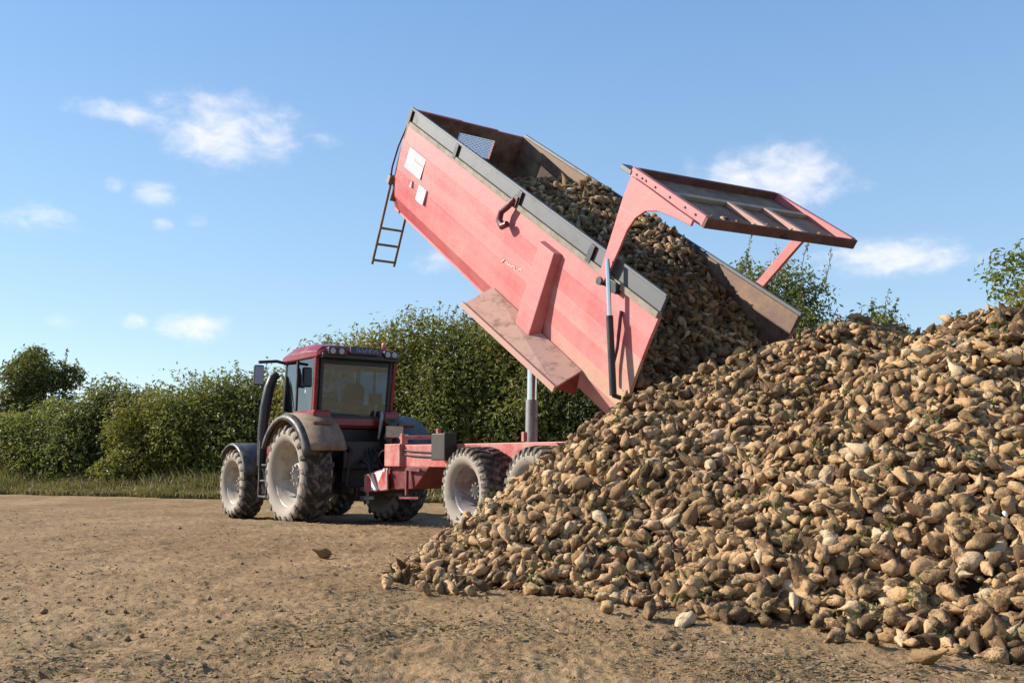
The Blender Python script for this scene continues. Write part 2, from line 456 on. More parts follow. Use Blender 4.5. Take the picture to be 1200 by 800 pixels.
for k, (x0, z0, x1, z1, sag) in enumerate(((.16,1.60,.35,1.18,.42),(.22,1.62,.42,1.2,.30),(.28,1.58,.38,1.24,.52),(.08,1.55,.33,1.16,.36))):
    b = MB(); pts = []
    for q in range(13):
        f = q/12; pts.append((x0+(x1-x0)*f+.05*math.sin(f*6+k), -.62-1.0*f, z0+(z1-z0)*f - sag*4*f*(1-f)))
    b.tube(pts, .016, 6); b.build('hydraulic_hose', M['black'], TR)
# hood
b = MB()
prof = [(-.46,1.25),(-.46,2.0),(-.36,2.24),(-.15,2.32),(.15,2.32),(.36,2.24),(.46,2.0),(.46,1.25)]
vs = []
for (y, s, zz) in ((1.45,1,0),(2.6,.97,-.04),(3.5,.85,-.16),(3.68,.7,-.3)):
    for (x, z) in prof: vs.append((x*s, y, z+zz*(z-1.2)))
fs = []
for q in range(3):
    for j in range(7): fs.append((q*8+j, q*8+j+1, q*8+j+9, q*8+j+8))
fs.append(tuple(range(8))); fs.append(tuple(range(24,32)))
b.add(vs, fs, False); hood = b.build('hood', M['tractor_red'], TR, .02)
b = MB()
for q in range(7): b.box((-.3,3.66,1.32+q*.11),(.3,3.70,1.38+q*.11))
b.build('grille', M['black'], hood)
for sx in (-1,1):
    b = MB(); b.tube([(sx*.2,3.66,2.0),(sx*.2,3.74,2.0)], .09, 14); b.build('headlight', M['lamp'], hood)
b = MB()
for q in range(8): b.box((-.36+q*.09,3.72,.62),(-.36+q*.09+.08,4.05,1.12))
b.build('front_weight', M['tractor_dark'], TR, .02)
# cab: posts, frame, roof
CB = MB()
cabW = .95
zb, zt = 2.22, 3.50
rear_lo = -.18; rear_hi = -.32; front_lo = 1.42; front_hi = 1.30
def P(x, y, z): return (x, y, z)
CB.box((-.93,-.22,2.0),(.93,1.40,2.18))
CB.box((-.70,-.30,2.04),(.70,-.22,2.22))
cabin = CB.build('cab', M['tractor_red'], TR, .03)
for sx in (-1,1):
    b = MB(); b.bar((sx*.90, rear_lo, 2.15),(sx*.93, rear_hi, zt), .085, .09, up=(0,1,0)); b.build('rear_post', M['tractor_red'], cabin, .02)
b = MB()
for sx in (-1,1):
    b.bar((sx*.88, front_lo, 2.15),(sx*.86, front_hi, zt), .075, .085, up=(0,1,0))
    b.bar((sx*.945, .62, 2.15),(sx*.935, .60, zt), .05, .06, up=(0,1,0))
    b.bar((sx*.80, rear_lo-.02, 2.2),(sx*.82, rear_hi-.01, zt), .07, .10, up=(0,1,0))
b.box((-.82,rear_hi-.02,zt-.16),(.82,rear_hi+.10,zt)); b.box((-.82,-.25,2.14),(.82,-.15,2.27))
b.box((-.92,-.3,zt-.05),(-.86,1.3,zt)); b.box((.86,-.3,zt-.05),(.92,1.3,zt))
b.bar((-.80,-.21,2.25),(-.55,-.2,2.18), .06,.12); b.bar((.80,-.21,2.25),(.55,-.2,2.18), .06,.12)
b.build('cab_frame', M['black'], cabin, .012)
def pane(name, pts, th=.012):
    b = MB(); p = [Vector(q) for q in pts]; n = (p[1]-p[0]).cross(p[2]-p[0]); b.plate(p, n, th); return b.build(name, M['glass'], cabin)
pane('rear_window', [(-.78,-.215,2.36),(-.62,-.20,2.24),(.62,-.20,2.24),(.78,-.215,2.36),(.79,-.315,3.36),(-.79,-.315,3.36)])
pane('windscreen', [(-.84,1.42,2.2),(.84,1.42,2.2),(.82,1.31,3.46),(-.82,1.31,3.46)])
for sx in (-1,1):
    d = pane('door_window', [(sx*.945,.66,2.2),(sx*.90,1.36,2.2),(sx*.885,1.26,3.45),(sx*.935,.64,3.45)])
    pane('side_window', [(sx*.93,-.10,2.2),(sx*.945,.58,2.2),(sx*.935,.57,3.45),(sx*.945,-.22,3.45)])
    b = MB(); b.bar((sx*.985,.95,2.35),(sx*.985,1.12,2.36), .03,.03); b.build('door_handle', M['black'], cabin)
# roof
b = MB()
sec = []
for (y, zl, zh, hw) in ((-.52,3.50,3.62,.94),(-.42,3.46,3.73,.99),(.1,3.46,3.80,1.0),(.9,3.46,3.80,.98),(1.45,3.48,3.72,.92),(1.62,3.52,3.62,.86)):
    sec.append([(-hw,y,zl),(-hw,y,zl+(zh-zl)*.45),(-hw*.86,y,zh-.03),(-hw*.5,y,zh),(hw*.5,y,zh),(hw*.86,y,zh-.03),(hw,y,zl+(zh-zl)*.45),(hw,y,zl)])
vs = [p for s in sec for p in s]; fs = []
for q in range(len(sec)-1):
    for j in range(8): fs.append((q*8+j, q*8+(j+1)%8, (q+1)*8+(j+1)%8, (q+1)*8+j))
fs.append(tuple(range(8))); fs.append(tuple(range(40,48)))
b.add(vs, fs, False); roof = b.build('roof', M['tractor_red'], cabin, .03, 3)
b = MB(); b.box((-.92,-.57,3.44),(.92,-.40,3.54)); b.box((-.80,-.60,3.50),(-.40,-.46,3.66)); b.box((.52,-.60,3.50),(.84,-.46,3.66))
b.build('roof_lamp_housing', M['black'], cabin, .02)
for x in (-.70,-.50,.60,.76):
    b = MB(); b.lathe_x([(0,.0),(.02,.035),(.0,.062),(-.05,.066)], (0,0,0), 16)
    o = b.build('work_lamp', M['lamp'], cabin); o.rotation_euler = (0,0,R(-90)); o.location = (x,-.605,3.585)
b = MB(); b.box((-.30,-.615,3.55),(.42,-.56,3.71)); sg = b.build('roof_sign', M['sign_blue'], cabin, .008)
b = MB(); x = -.16
for k, w in enumerate((.03,.05,.022,.045,.045,.022,.05,.03,.05,.04)):
    hgt = (.085,.06,.09,.06,.075,.055,.085,.06,.06,.085)[k]
    b.box((x,-.622,3.595),(x+w*.45,-.616,3.595+hgt)); b.box((x+w*.45,-.622,3.595 if k % 2 else 3.595+hgt*.7),(x+w,-.616,3.595+hgt*(.28 if k % 2 else 1))); x += w+.014
b.build('sign_lettering', M['grey_print'], sg)
b = MB(); b.lathe_x([(0,.0),(0,.055),(.11,.05),(.14,.03),(.145,0)], (0,0,0), 14)
o = b.build('beacon', worn('amber beacon', (.55,.19,.10), (.5,.28,.2), (.4,.8), 9, (.2,.4)), cabin); o.rotation_euler = (0,R(-90),0); o.location = (.72,-.2,3.755)
# interior
b = MB(); b.box((-.12,.22,2.30),(.46,.72,2.44)); 
b.add([(-.1,.18,2.4),(.44,.18,2.4),(.42,.08,2.86),(.33,.05,2.98),(.01,.05,2.98),(-.08,.08,2.86),(-.1,.30,2.4),(.44,.30,2.4),(.42,.19,2.86),(.33,.15,2.98),(.01,.15,2.98),(-.08,.19,2.86)],
      [(0,1,2,3,4,5),(11,10,9,8,7,6),(0,6,7,1),(1,7,8,2),(2,8,9,3),(3,9,10,4),(4,10,11,5),(5,11,6,0)])
b.box((-.02,.04,2.52),(.36,.075,2.66)); b.box((.08,.3,1.9),(.26,.6,2.3))
b.build('driver_seat', M['black'], cabin, .03)
b = MB()
ring = [(.17+.2*math.cos(a), 1.02+.08*math.sin(a), 2.72+.18*math.sin(a)) for a in np.linspace(0, 2*math.pi, 20)]
b.tube(ring, .018, 6); b.tube([(.17,1.02,2.72),(.17,1.25,2.35)], .04, 8); b.box((-.1,1.2,2.2),(.45,1.4,2.62))
b.build('steering_wheel', M['black'], cabin)
b = MB(); b.box((.50,.35,2.25),(.70,1.0,2.55)); b.box((.55,.98,2.6),(.80,1.02,2.85)); b.bar((.62,1.0,2.5),(.66,1.0,2.65),.03,.03)
b.build('armrest_console', M['black'], cabin, .02)
b = MB(); b.box((-.84,.2,3.38),(.84,1.2,3.42)); b.box((-.45,-.26,3.20),(.05,-.20,3.40)); b.build('headliner', M['black'], cabin, .01)
# rear fenders
for sx in (-1,1):
    b = MB()
    def arc(r, a0, a1, x0, x1, th, n=18, flare=0):
        pr = []; vs = []
        for k in range(n+1):
            a = R(a0+(a1-a0)*k/n)
            for (x, r_) in ((x0,r+th),(x1,r+th-flare),(x1,r-flare),(x0,r)):
                vs.append((sx*x, -r_*math.cos(a), 1.03+r_*math.sin(a)))
        fs = []
        for k in range(n):
            for j in range(4): fs.append((k*4+j, k*4+(j+1)%4, (k+1)*4+(j+1)%4, (k+1)*4+j))
        fs += [(0,1,2,3), (n*4+3,n*4+2,n*4+1,n*4)]
        return vs, fs
    v_, f_ = arc(1.20, 24, 150, .62, 1.40, .07); b.add(v_, f_, True)
    fen = b.build('rear_fender', M['fender_dusty'] if sx < 0 else M['fender'], TR)
    b = MB(); v_, f_ = arc(1.16, 20, 152, 1.402, 1.52, .10, flare=.05); b.add(v_, f_, True); b.build('fender_lip', M['fender'], fen)
    b = MB(); b.box((min(sx*.62,sx*1.02), -.42, 2.05),(max(sx*.62,sx*1.02), .62, 2.37)); b.build('fender_box', M['tractor_red'], fen, .05, 3)
    b = MB(); b.bar((sx*.78,-.74,2.08),(sx*1.18,-.74,2.08), .10,.06); b.build('tail_lamp', M['red_lens'], fen, .01)
# beige plate near the right rear fender
b = MB(); b.box((.36,-1.02,1.80),(.76,-.97,2.04)); pl = b.build('beige_panel', M['beige'], TR, .01)
b = MB(); b.tube([(.84,-1.0,1.82),(.84,-1.04,1.82)], .06, 12); b.build('lamp', M['lamp'], pl)
b = MB(); b.bar((.6,-.96,1.9),(.75,-.3,1.9),.05,.05); b.build('bracket', M['tractor_dark'], pl)
# white handle of the hydraulic spool on the right of the window
b = MB(); b.tube([(.50,-.42,1.78),(.52,-.45,1.98),(.56,-.44,2.25),(.57,-.42,2.36)], [.025,.04,.045,.03], 8); b.build('lift_cylinder', M['galv'], TR)
# front fenders
for sx in (-1,1):
    b = MB(); vs = []; n = 16
    for k in range(n+1):
        a = R(12+(138-12)*k/n)
        for (x, r_) in ((.84,.93),(1.42,.93),(1.47,.90),(1.46,.86),(1.41,.885),(.84,.885)):
            vs.append((sx*x, 3.0-r_*math.cos(a), .79+r_*math.sin(a)))
    fs = []
    for k in range(n):
        for j in range(6): fs.append((k*6+j, k*6+(j+1)%6, (k+1)*6+(j+1)%6, (k+1)*6+j))
    fs += [tuple(range(6)), tuple(range(n*6, n*6+6))]
    b.add(vs, fs, True); ff = b.build('front_fender', M['fender'], TR)
    b = MB(); b.bar((sx*.45,3.0,1.2),(sx*.95,3.0,1.68),.05,.05); b.build('fender_bracket', M['tractor_dark'], ff)
# steps and tank on the left, exhaust
b = MB(); b.box((-1.12,1.22,.55),(-.50,2.0,1.25)); b.build('fuel_tank', M['black'], TR, .05, 3)
b = MB()
for q, z in enumerate((.52,.86,1.2)): b.box((-1.30+q*.02,1.30,z),(-1.12,1.70,z+.04))
b.box((-1.30,1.27,.52),(-1.26,1.31,1.35)); b.box((-1.30,1.69,.52),(-1.26,1.73,1.75))
b.build('cab_step', M['fender'], TR, .008)
b = MB(); b.tube([(-1.16,1.9,1.2),(-1.15,1.9,2.0),(-1.12,1.88,2.5),(-1.05,1.85,2.95),(-.98,1.82,3.18),(-.89,1.79,3.26)], [.10,.115,.12,.115,.11,.095], 14)
b.build('exhaust_pipe', M['black'], TR)
for sx in (-1,1):
    b = MB(); b.tube([(sx*.86,1.33,3.45),(sx*1.1,1.36,3.50),(sx*1.50,1.40,3.46)], .035, 8); ma = b.build('mirror_arm', M['black'], TR)
    b = MB(); b.box((min(sx*1.38,sx*1.60),1.36,2.95),(max(sx*1.38,sx*1.60),1.46,3.40)); b.build('mirror_housing', M['black'], ma, .03, 3)
    b = MB(); b.box((min(sx*1.40,sx*1.58),1.350,2.98),(max(sx*1.40,sx*1.58),1.357,3.37)); b.build('mirror_glass', worn('mirror', (.30,.36,.42), (.4,.4,.4), (.6,.9), 9, (.1,.3)), ma)  # flat grey-blue colour stands in for the mirror's reflection

# ----------------------------------------------------------------- the driver
def make_driver():
    vs = []; rad = []; ed = []
    def v(p, r, par=None):
        vs.append(p); rad.append(r)
        if par is not None: ed.append((par, len(vs)-1))
        return len(vs)-1
    pel = v((0,0,0), .15)
    waist = v((0,.01,.2), .135, pel); chest = v((0,.05,.42), .155, waist); neckb = v((0,.08,.58), .075, chest)
    neck = v((-.01,.11,.66), .055, neckb); head = v((-.02,.15,.76), .092, neck); top = v((-.03,.16,.86), .075, head)
    parts = {}
    for s in (-1,1):
        hip = v((s*.10,.05,-.02), .10, pel); knee = v((s*.16,.45,.02), .07, hip); ank = v((s*.16,.52,-.40), .045, knee); toe = v((s*.17,.66,-.44), .04, ank)
        sh = v((s*.19,.05,.50), .075, chest)
        if s < 0: el = v((-.40,.02,.30), .05, sh); wr = v((-.46,.20,.33), .034, el); hd = v((-.47,.28,.34), .035, wr); dirs = (0,1,0)
        else: el = v((.28,.20,.28), .05, sh); wr = v((.10,.44,.36), .034, el); hd = v((.06,.50,.38), .035, wr); dirs = (-.4,.9,.1)
        d = Vector(dirs).normalized(); side = d.cross(Vector((0,0,1))).normalized()
        for q in range(4):
            b0 = Vector(vs[hd]) + side*(q-1.5)*.018 + d*.02
            f1 = v(tuple(b0 + d*.035), .0085, hd); f2 = v(tuple(b0 + d*(.065-.004*abs(q-1.5)) + Vector((0,0,-.015))), .0075, f1)
            v(tuple(b0 + d*(.075-.004*abs(q-1.5)) + Vector((0,0,-.035))), .006, f2)
        t1 = v(tuple(Vector(vs[hd]) - side*.035*s + d*.0 ), .010, hd); v(tuple(Vector(vs[hd]) - side*.045*s + d*.035), .008, t1)
    me = D.meshes.new('person'); me.from_pydata(vs, ed, []); me.update()
    o = D.objects.new('person', me); COL.objects.link(o)
    sk = o.modifiers.new('skin', 'SKIN'); 
    for i, s_ in enumerate(me.skin_vertices[0].data): s_.radius = (rad[i], rad[i]); s_.use_root = (i == 0)
    sb = o.modifiers.new('sub', 'SUBSURF'); sb.levels = 1; sb.render_levels = 1
    dg = bpy.context.evaluated_depsgraph_get(); ev = o.evaluated_get(dg)
    m2 = D.meshes.new_from_object(ev); o.modifiers.clear(); o.data = m2
    m2.materials.clear()
    for mm in (worn('pale blue shirt', (.50,.60,.68), (.36,.46,.56), (.4,.7), 6, (.8,.95)), worn('skin', (.50,.30,.21), (.42,.24,.17), (.4,.7), 9, (.5,.6)), worn('dark work trousers', (.03,.035,.05), (.06,.055,.05), (.4,.7), 6, (.85,.95))):
        m2.materials.append(mm)
    for p in m2.polygons:
        c = p.center; p.use_smooth = True
        if c.z < .12 and abs(c.x) < .3: p.material_index = 2
        elif c.z > .62: p.material_index = 1
        elif (c.x < -.35 and c.y > .17) or (c.x < .15 and c.y > .40 and c.z > .3): p.material_index = 1
        else: p.material_index = 0
    return o
drv = make_driver()
MT = Matrix.Translation((-3.52,20.30,-.2)) @ Matrix.Rotation(R(37.0),4,'Z')
drv.matrix_world = MT @ Matrix.Translation((.10,.36,2.50)) @ Matrix.Scale(1.05,4)
tag(drv, 'driver in a pale blue shirt seated inside the red tractor cab, seen from behind', 'person')
b = MB()
n1, n2 = 14, 9; vs = []; fs = []
for i in range(n2):
    for j in range(n1):
        th = i/(n2-1)*1.75; ph = j/n1*2*math.pi
        vs.append((-.025+.103*math.sin(th)*math.cos(ph), .148+.115*math.sin(th)*math.sin(ph)-.012, .81+.12*math.cos(th)))
for i in range(n2-1):
    for j in range(n1): fs.append((i*n1+j, i*n1+(j+1)%n1, (i+1)*n1+(j+1)%n1, (i+1)*n1+j))
fs = [f for f in fs if not (sum(vs[i][1] for i in f)/4 > .19 and sum(vs[i][2] for i in f)/4 < .87)]
b.add(vs, fs, True); b.build('hair', worn('brown hair', (.05,.03,.02), (.09,.06,.04), (.4,.7), 30, (.6,.8)), drv)
for sx in (-1,1):
    b = MB(); b.tube([(-.025+sx*.095,.15,.75),(-.025+sx*.112,.145,.79),(-.025+sx*.10,.15,.815)], [.012,.022,.012], 8); b.build('ear', drv.data.materials[1], drv)
b = MB(); b.tube([(-.03,.255,.79),(-.03,.275,.765),(-.03,.25,.755)], [.012,.018,.012], 8); b.build('nose', drv.data.materials[1], drv)

# ----------------------------------------------------------------- the tipping trailer
PSI, TH = R(35.2544), R(34.285)
TL = empty('tipping_trailer', (1.3099+1.25*math.cos(PSI), 11.7087+1.25*math.sin(PSI), 0), PSI)
tag(TL, 'red tipping trailer with its body raised and tailgate open, pouring sugar beets onto the heap', 'trailer')
FZ = 1.7315
TB = Matrix(((1,0,0,-1.25),(0,math.cos(TH),-math.sin(TH),0),(0,math.sin(TH),math.cos(TH),FZ),(0,0,0,1)))   # (w,u,v) -> trailer local
TLW = Matrix.Translation(TL.location) @ Matrix.Rotation(PSI,4,'Z')
BW = TLW @ TB                                                                                              # (w,u,v) -> world
L_, HB, HG, W_ = 7.585, 1.63, 1.37, 2.5
# body shell: faceted curved sides, floor, front wall. profile (w, v) of the left outside
prof_o = [(0,HG),(0.0,1.06),(.012,.78),(.03,.52),(.055,.26),(.10,.02),(.24,-.22)]
facet_tones =  [.09,.01,.16,.06,.16,.02,-.16]  # per band: dust mixed with each facet's brightness, put into the colour
b = MB(TB)
def side_shell(mirror):
    th = .05
    for k in range(len(prof_o)-1):
        (w0,v0),(w1,v1) = prof_o[k], prof_o[k+1]
        d = facet_tones[k]
        segs = [(0.0, 1.0), (1.0, 2.0), (2.0, 3.0), (3.0, 4.0), (4.0, 5.0), (5.0, 6.0), (6.0, 7.0), (7.0, L_)]
        for u0, u1 in segs:
            def cut(u, v, low):   # front lower corner is rounded, rear lower corner hangs a little lower
                return v
            vs = [(w0,u0,cut(u0,v0,0)),(w0,u1,cut(u1,v0,0)),(w1,u1,cut(u1,v1,1)),(w1,u0,cut(u0,v1,1))]
            vi = [(w+th,u,v) for w,u,v in vs]
            al = vs+vi
            if mirror: al = [(W_-w,u,v) for w,u,v in al]
            for q in range(8):
                pass
            n = len(b.v)
            b.add(al, [(0,1,2,3),(7,6,5,4)] + ([(0,3,7,4)] if u0 == 0 else []) + ([(1,5,6,2)] if u1 == L_ else []) + ([(0,4,5,1)] if k == 0 else []), False)
            for q, (w,u,v) in enumerate(vs):
                extra = .28*max(0, 1-u/2.2)*max(0, min(1, (.95-v)/.8)) + .05*max(0, 1-u/1.2) - .16*max(0, min(1, (u-4.5)/2.5))*max(0, min(1,(.9-v)/.8))
                b.att[n+q] = b.att[n+q+4] = d + extra
side_shell(False); side_shell(True)
# floor and front wall
b.cur = .1
b.box((.242,0,-.26),(W_-.242,L_-.002,-.19))
b.plate([(.0,L_,1.04),(.055,L_,.26),(.10,L_,.02),(.24,L_,-.18),(W_-.24,L_,-.18),(W_-.1,L_,.02),(W_-.055,L_,.26),(W_,L_,1.04)][::-1], (0,-1,0), .06)
b.box((0,L_-.06,1.041),(1.04,L_,HB)); b.box((1.84,L_-.06,1.041),(W_,L_,HB-.03)); b.box((1.041,L_-.058,1.42),(1.839,L_-.002,HB-.01))
body = b.build('dump_body', [M['trailer_red']], TL, att='dust')
# inner lining
b = MB(TB)
for mir in (0,1):
    for k in range(len(prof_o)-1):
        (w0,v0),(w1,v1) = prof_o[k], prof_o[k+1]
        q = [(w0+.056,.02,v0-.01),(w0+.056,L_-.08,v0-.01),(w1+.056,L_-.08,v1),(w1+.056,.02,v1)]
        if mir: q = [(W_-w,u,v) for w,u,v in q]
        b.add(q, [(0,1,2,3)])
b.box((.06,L_-.075,-.1),(W_-.06,L_-.063,1.04)); b.box((.06,L_-.075,1.041),(1.04,L_-.063,HB-.02)); b.box((1.84,L_-.075,1.041),(W_-.06,L_-.063,HB-.04)); b.box((1.041,L_-.073,1.42),(1.839,L_-.063,HB-.02))
b.box((W_-.075,.0,HG-.03),(W_-.037,L_-.08,HB-.02))
b.build('inner_lining', M['inner'], body)
# grey side boards and their rails
for mir in (0,1):
    b = MB(TB); x0, x1 = (-.012,.035) if not mir else (W_-.035,W_+.012)
    b.box((x0,.0,HG+.055),(x1,L_,HB)); b.box((x0-.012 if not mir else x0,.0,HB-.012),(x1 if not mir else x1+.012,L_,HB+.022))
    sb = b.build('side_board', M['board'], body, .006)
    b = MB(TB); b.box((x0-.03 if not mir else x0,.0,HG-.035),(x1 if not mir else x1+.03,L_,HG+.05)); b.build('board_rail', M['board_edge'], body, .01)
for u in (7.50,5.62,3.50,1.55):
    b = MB(TB); b.box((-.05,u-.055,HG+.0),(-.013,u+.055,HB-.02)); b.build('board_bracket', M['black'], body, .008)
b = MB(TB)
for q in range(27): b.box((1.042+q*.030,L_-.050,1.041),(1.052+q*.030,L_-.044,1.42))
for q in range(13): b.box((1.041,L_-.043,1.045+q*.030),(1.839,L_-.037,1.055+q*.030))
b.build('mesh_window', M['mesh_window'], body)
# side ribs (slanted box posts)
for mir in (0,1):
    def mw(w): return W_-w if mir else w
    b = MB(TB)
    vs = [(mw(-.005),2.62,1.22),(mw(-.005),2.13,1.22),(mw(-.11),2.18,1.20),(mw(-.11),2.58,1.20),(mw(.08),2.50,-.06),(mw(.08),2.02,-.06),(mw(-.11),2.06,-.08),(mw(-.11),2.46,-.08)]
    b.cur = .12
    b.add(vs, [(0,1,2,3),(4,7,6,5),(0,3,7,4),(1,5,6,2),(3,2,6,7),(0,4,5,1)])
    b.build('side_rib', M['trailer_red'], body, .012, att='dust')
# mud guard that runs along the lower side above the wheels
for mir in (0,1):
    b = MB(TB)
    vs = [(mw(.07),3.52,.06),(mw(.07),.98,.06),(mw(-.40),.82,-.12),(mw(-.40),3.42,-.22),
          (mw(.07),3.52,.03),(mw(.07),.98,.03),(mw(-.40),.82,-.155),(mw(-.40),3.42,-.255)]
    b.add(vs, [(0,1,2,3),(4,7,6,5),(0,4,5,1),(1,5,6,2),(2,6,7,3),(3,7,4,0)])
    mg = b.build('mudguard', M['dust'], body)
    b = MB(TB); vs = [(mw(-.402),.80,-.10),(mw(-.402),3.44,-.20),(mw(-.43),3.44,-.20),(mw(-.43),.80,-.10),(mw(-.402),.80,-.185),(mw(-.402),3.44,-.285),(mw(-.43),3.44,-.285),(mw(-.43),.80,-.185)]
    b.add(vs, [(0,1,2,3),(4,7,6,5),(0,4,5,1),(1,5,6,2),(2,6,7,3),(3,7,4,0)]); b.build('guard_lip', M['ram_pink'], mg)
    b = MB(TB); b.plate([(mw(.06),.985,.03),(mw(-.39),.83,-.155),(mw(.12),.95,-.30)], (0,1,0), .02); b.build('shaded_guard_end', M['frame_shade'], mg)  # dark end plate gives the guard's underside shadow as colour
# latch hook on the side
b = MB(TB); b.tube([(-.06,3.56,1.46),(-.10,3.60,1.33),(-.13,3.68,1.20),(-.13,3.66,1.08),(-.12,3.54,1.03),(-.11,3.46,1.10)], [.045,.05,.05,.055,.06,.05], 8)
b.box((-.07,3.48,1.36),(-.02,3.60,1.52)); b.build('latch_hook', worn('dark red latch', (.10,.012,.016), (.15,.06,.05), (.45,.8), 8, (.4,.8)), body, .005)
# decals
b = MB(TB); b.box((-.004,6.55,.66),(.002,7.22,1.02)); dc = b.build('decal', M['white'], body)
b = MB(TB)
for k in range(14):
    u = 6.95-.028*k; hh = .05+.03*((k*7) % 3)
    b.box((-.007,u-.012,.86),(-.0045,u,.86+hh*.8))
for k in range(10):
    u = 6.98-.03*k; b.box((-.007,u-.016,.76),(-.0045,u,.775+.012*((k*5) % 3)))
b.build('decal_print', M['faint'], dc)
b = MB(TB); b.add([(-.007,7.12,.72),(-.007,7.06,.72),(-.007,7.10,.80),(-.0045,7.12,.72),(-.0045,7.06,.72),(-.0045,7.10,.80)], [(0,1,2),(5,4,3),(0,3,4,1),(1,4,5,2),(2,5,3,0)])
b.build('decal_print', M['grey_print'], dc)
b = MB(TB); b.add([(.006,6.22,.31),(.006,6.52,.31),(-.003,6.52,.58),(-.003,6.22,.58),(.03,6.22,.31),(.03,6.52,.31),(.03,6.52,.58),(.03,6.22,.58)], [(0,1,2,3),(7,6,5,4),(0,4,5,1),(1,5,6,2),(2,6,7,3),(3,7,4,0)]); b.build('decal', M['white'], body)
b = MB(TB); b.add([(.004,6.78,.42),(.004,6.86,.42),(.002,6.82,.54),(.03,6.78,.42),(.03,6.86,.42),(.03,6.82,.54)], [(0,1,2),(5,4,3),(0,3,4,1),(1,4,5,2),(2,5,3,0)]); b.build('decal', M['white'], body)
b = MB(TB)   # the small illegible script: runs level in the picture of the side
pts = [(u, v) for u, v in [(3.46,.43),(3.40,.56),(3.36,.47),(3.31,.54),(3.27,.50),(3.22,.55),(3.17,.53),(3.13,.60),(3.08,.56),(3.04,.63),(2.98,.60),(2.94,.68),(2.90,.64)]]
for (u0,v0),(u1,v1) in zip(pts, pts[1:]):
    w_ = .026
    if round(u0*100) % 4: b.bar((w_,u0,v0*.5+.29),(w_,u1,v1*.5+.29), .018, .02, up=(1,0,0))
b.build('side_script', worn('faded white script', (.66,.44,.42), (.6,.34,.32), (.4,.8), 9, (.5,.6)), body)
# dark rope along the front edge, and the ladder on the front wall
b = MB(TB); b.tube([(.02,L_+.03,1.30),(-.02,L_+.05,.9),(-.02,L_+.05,.5),(.04,L_+.06,.15)], .018, 6); b.build('front_cable', M['black'], body)
b = MB(TB)
b.tube([(.06,L_+.08,.22),(.06,L_-.13,-1.36)], .026, 8); b.tube([(.52,L_+.045,-.04),(.52,L_-.13,-1.36)], .026, 8)
for v in (-.66,-.97,-1.28): b.bar((.04,L_+.08-.1329*(.22-v),v),(.54,L_+.08-.1329*(.22-v),v), .04,.035)
b.box((-.02,L_+.02,.18),(.10,L_+.12,.34))
b.build('ladder', worn('dusty grey ladder', (.14,.12,.10), (.30,.25,.19), (.42,.65), 9, (.5,.85), metal=.3), body)
# body subframe below the floor
b = MB(TB)
for w in (.75,W_-.75-.16): b.box((w,.1,-.46),(w+.16,L_-.3,-.262))
for u in (.4,2.0,3.6,5.2,6.8): b.box((.4,u,-.36),(W_-.4,u+.12,-.265))
b.build('subframe', M['trailer_frame'], body, .01)
# tailgate in body coordinates
gt = Vector((0,1.36,2.68)); gb = Vector((0,-.11,2.625))
gdir = (gb-gt).normalized(); gn = Vector((0,gdir.z,-gdir.y)); gn = gn if gn.z > 0 else -gn
GM = TB @ Matrix(((1.04,0,0,0),(0,gdir.y,gn.y,gt.y),(.045,gdir.z,gn.z,gt.z),(0,0,0,1)))    # (w, down the gate, outwards)
GL = (gb-gt).length
b = MB(GM)
b.cur = .06
b.box((-.04,0,-.06),(W_+.04,GL,-.02))
tg = b.build('tailgate', M['inner'], TL)
for x0 in (-.05, W_-.03):
    b = MB(GM); b.cur = .12; b.box((x0,-.02,-.055),(x0+.08,GL,.075)); b.build('gate_side_frame', M['trailer_red'], tg, .01, att='dust')
b = MB(GM); b.box((-.05,GL+.001,-.06),(W_+.05,GL+.04,.065)); b.box((.031,-.02,-.08),(W_-.031,.04,.08)); b.build('gate_cross_frame', worn('dark brown gate edge', (.085,.03,.026), (.17,.08,.055), (.42,.75), 5, (.6,.9)), tg, .008)
b = MB(GM)
b.tube([(1.2,GL+.042,-.02),(1.26,GL+.08,-.02)], .018, 6); b.build('gate_latch_pin', M['black'], tg)
b = MB(GM); b.box((.05,.60,-.02),(W_-.05,.70,.035)); b.build('gate_bar', M['board_edge'], tg, .008)
for w in (.95,1.6):
    b = MB(GM); b.box((w,.702,-.02),(w+.09,GL-.02,.05)); b.build('gate_stiffener', M['ram_pink'], tg, .008)
b = MB(GM); b.box((-.06,-.24,-.03),(.10,.0,.03)); b.build('gate_board', M['board'], tg, .006)
b = MB(GM)
for s in (.1,.22,.3,.5,.8,1.1,1.3):
    b.tube([(-.062,s,.02),(-.05,s,.02)], .014, 8)
b.build('gate_bolt', M['black'], tg)
arm_uv = [(1.15,1.27),(1.19,1.61),(1.24,2.04),(1.28,2.37),(1.28,2.66),(.91,2.645),(.38,2.61),(0.0,2.595),(.0,2.52),(.30,2.50),(.60,2.46),(.80,2.38),(.92,2.24),(.975,2.06),(.985,1.77),(1.0,1.49),(1.03,1.31)]
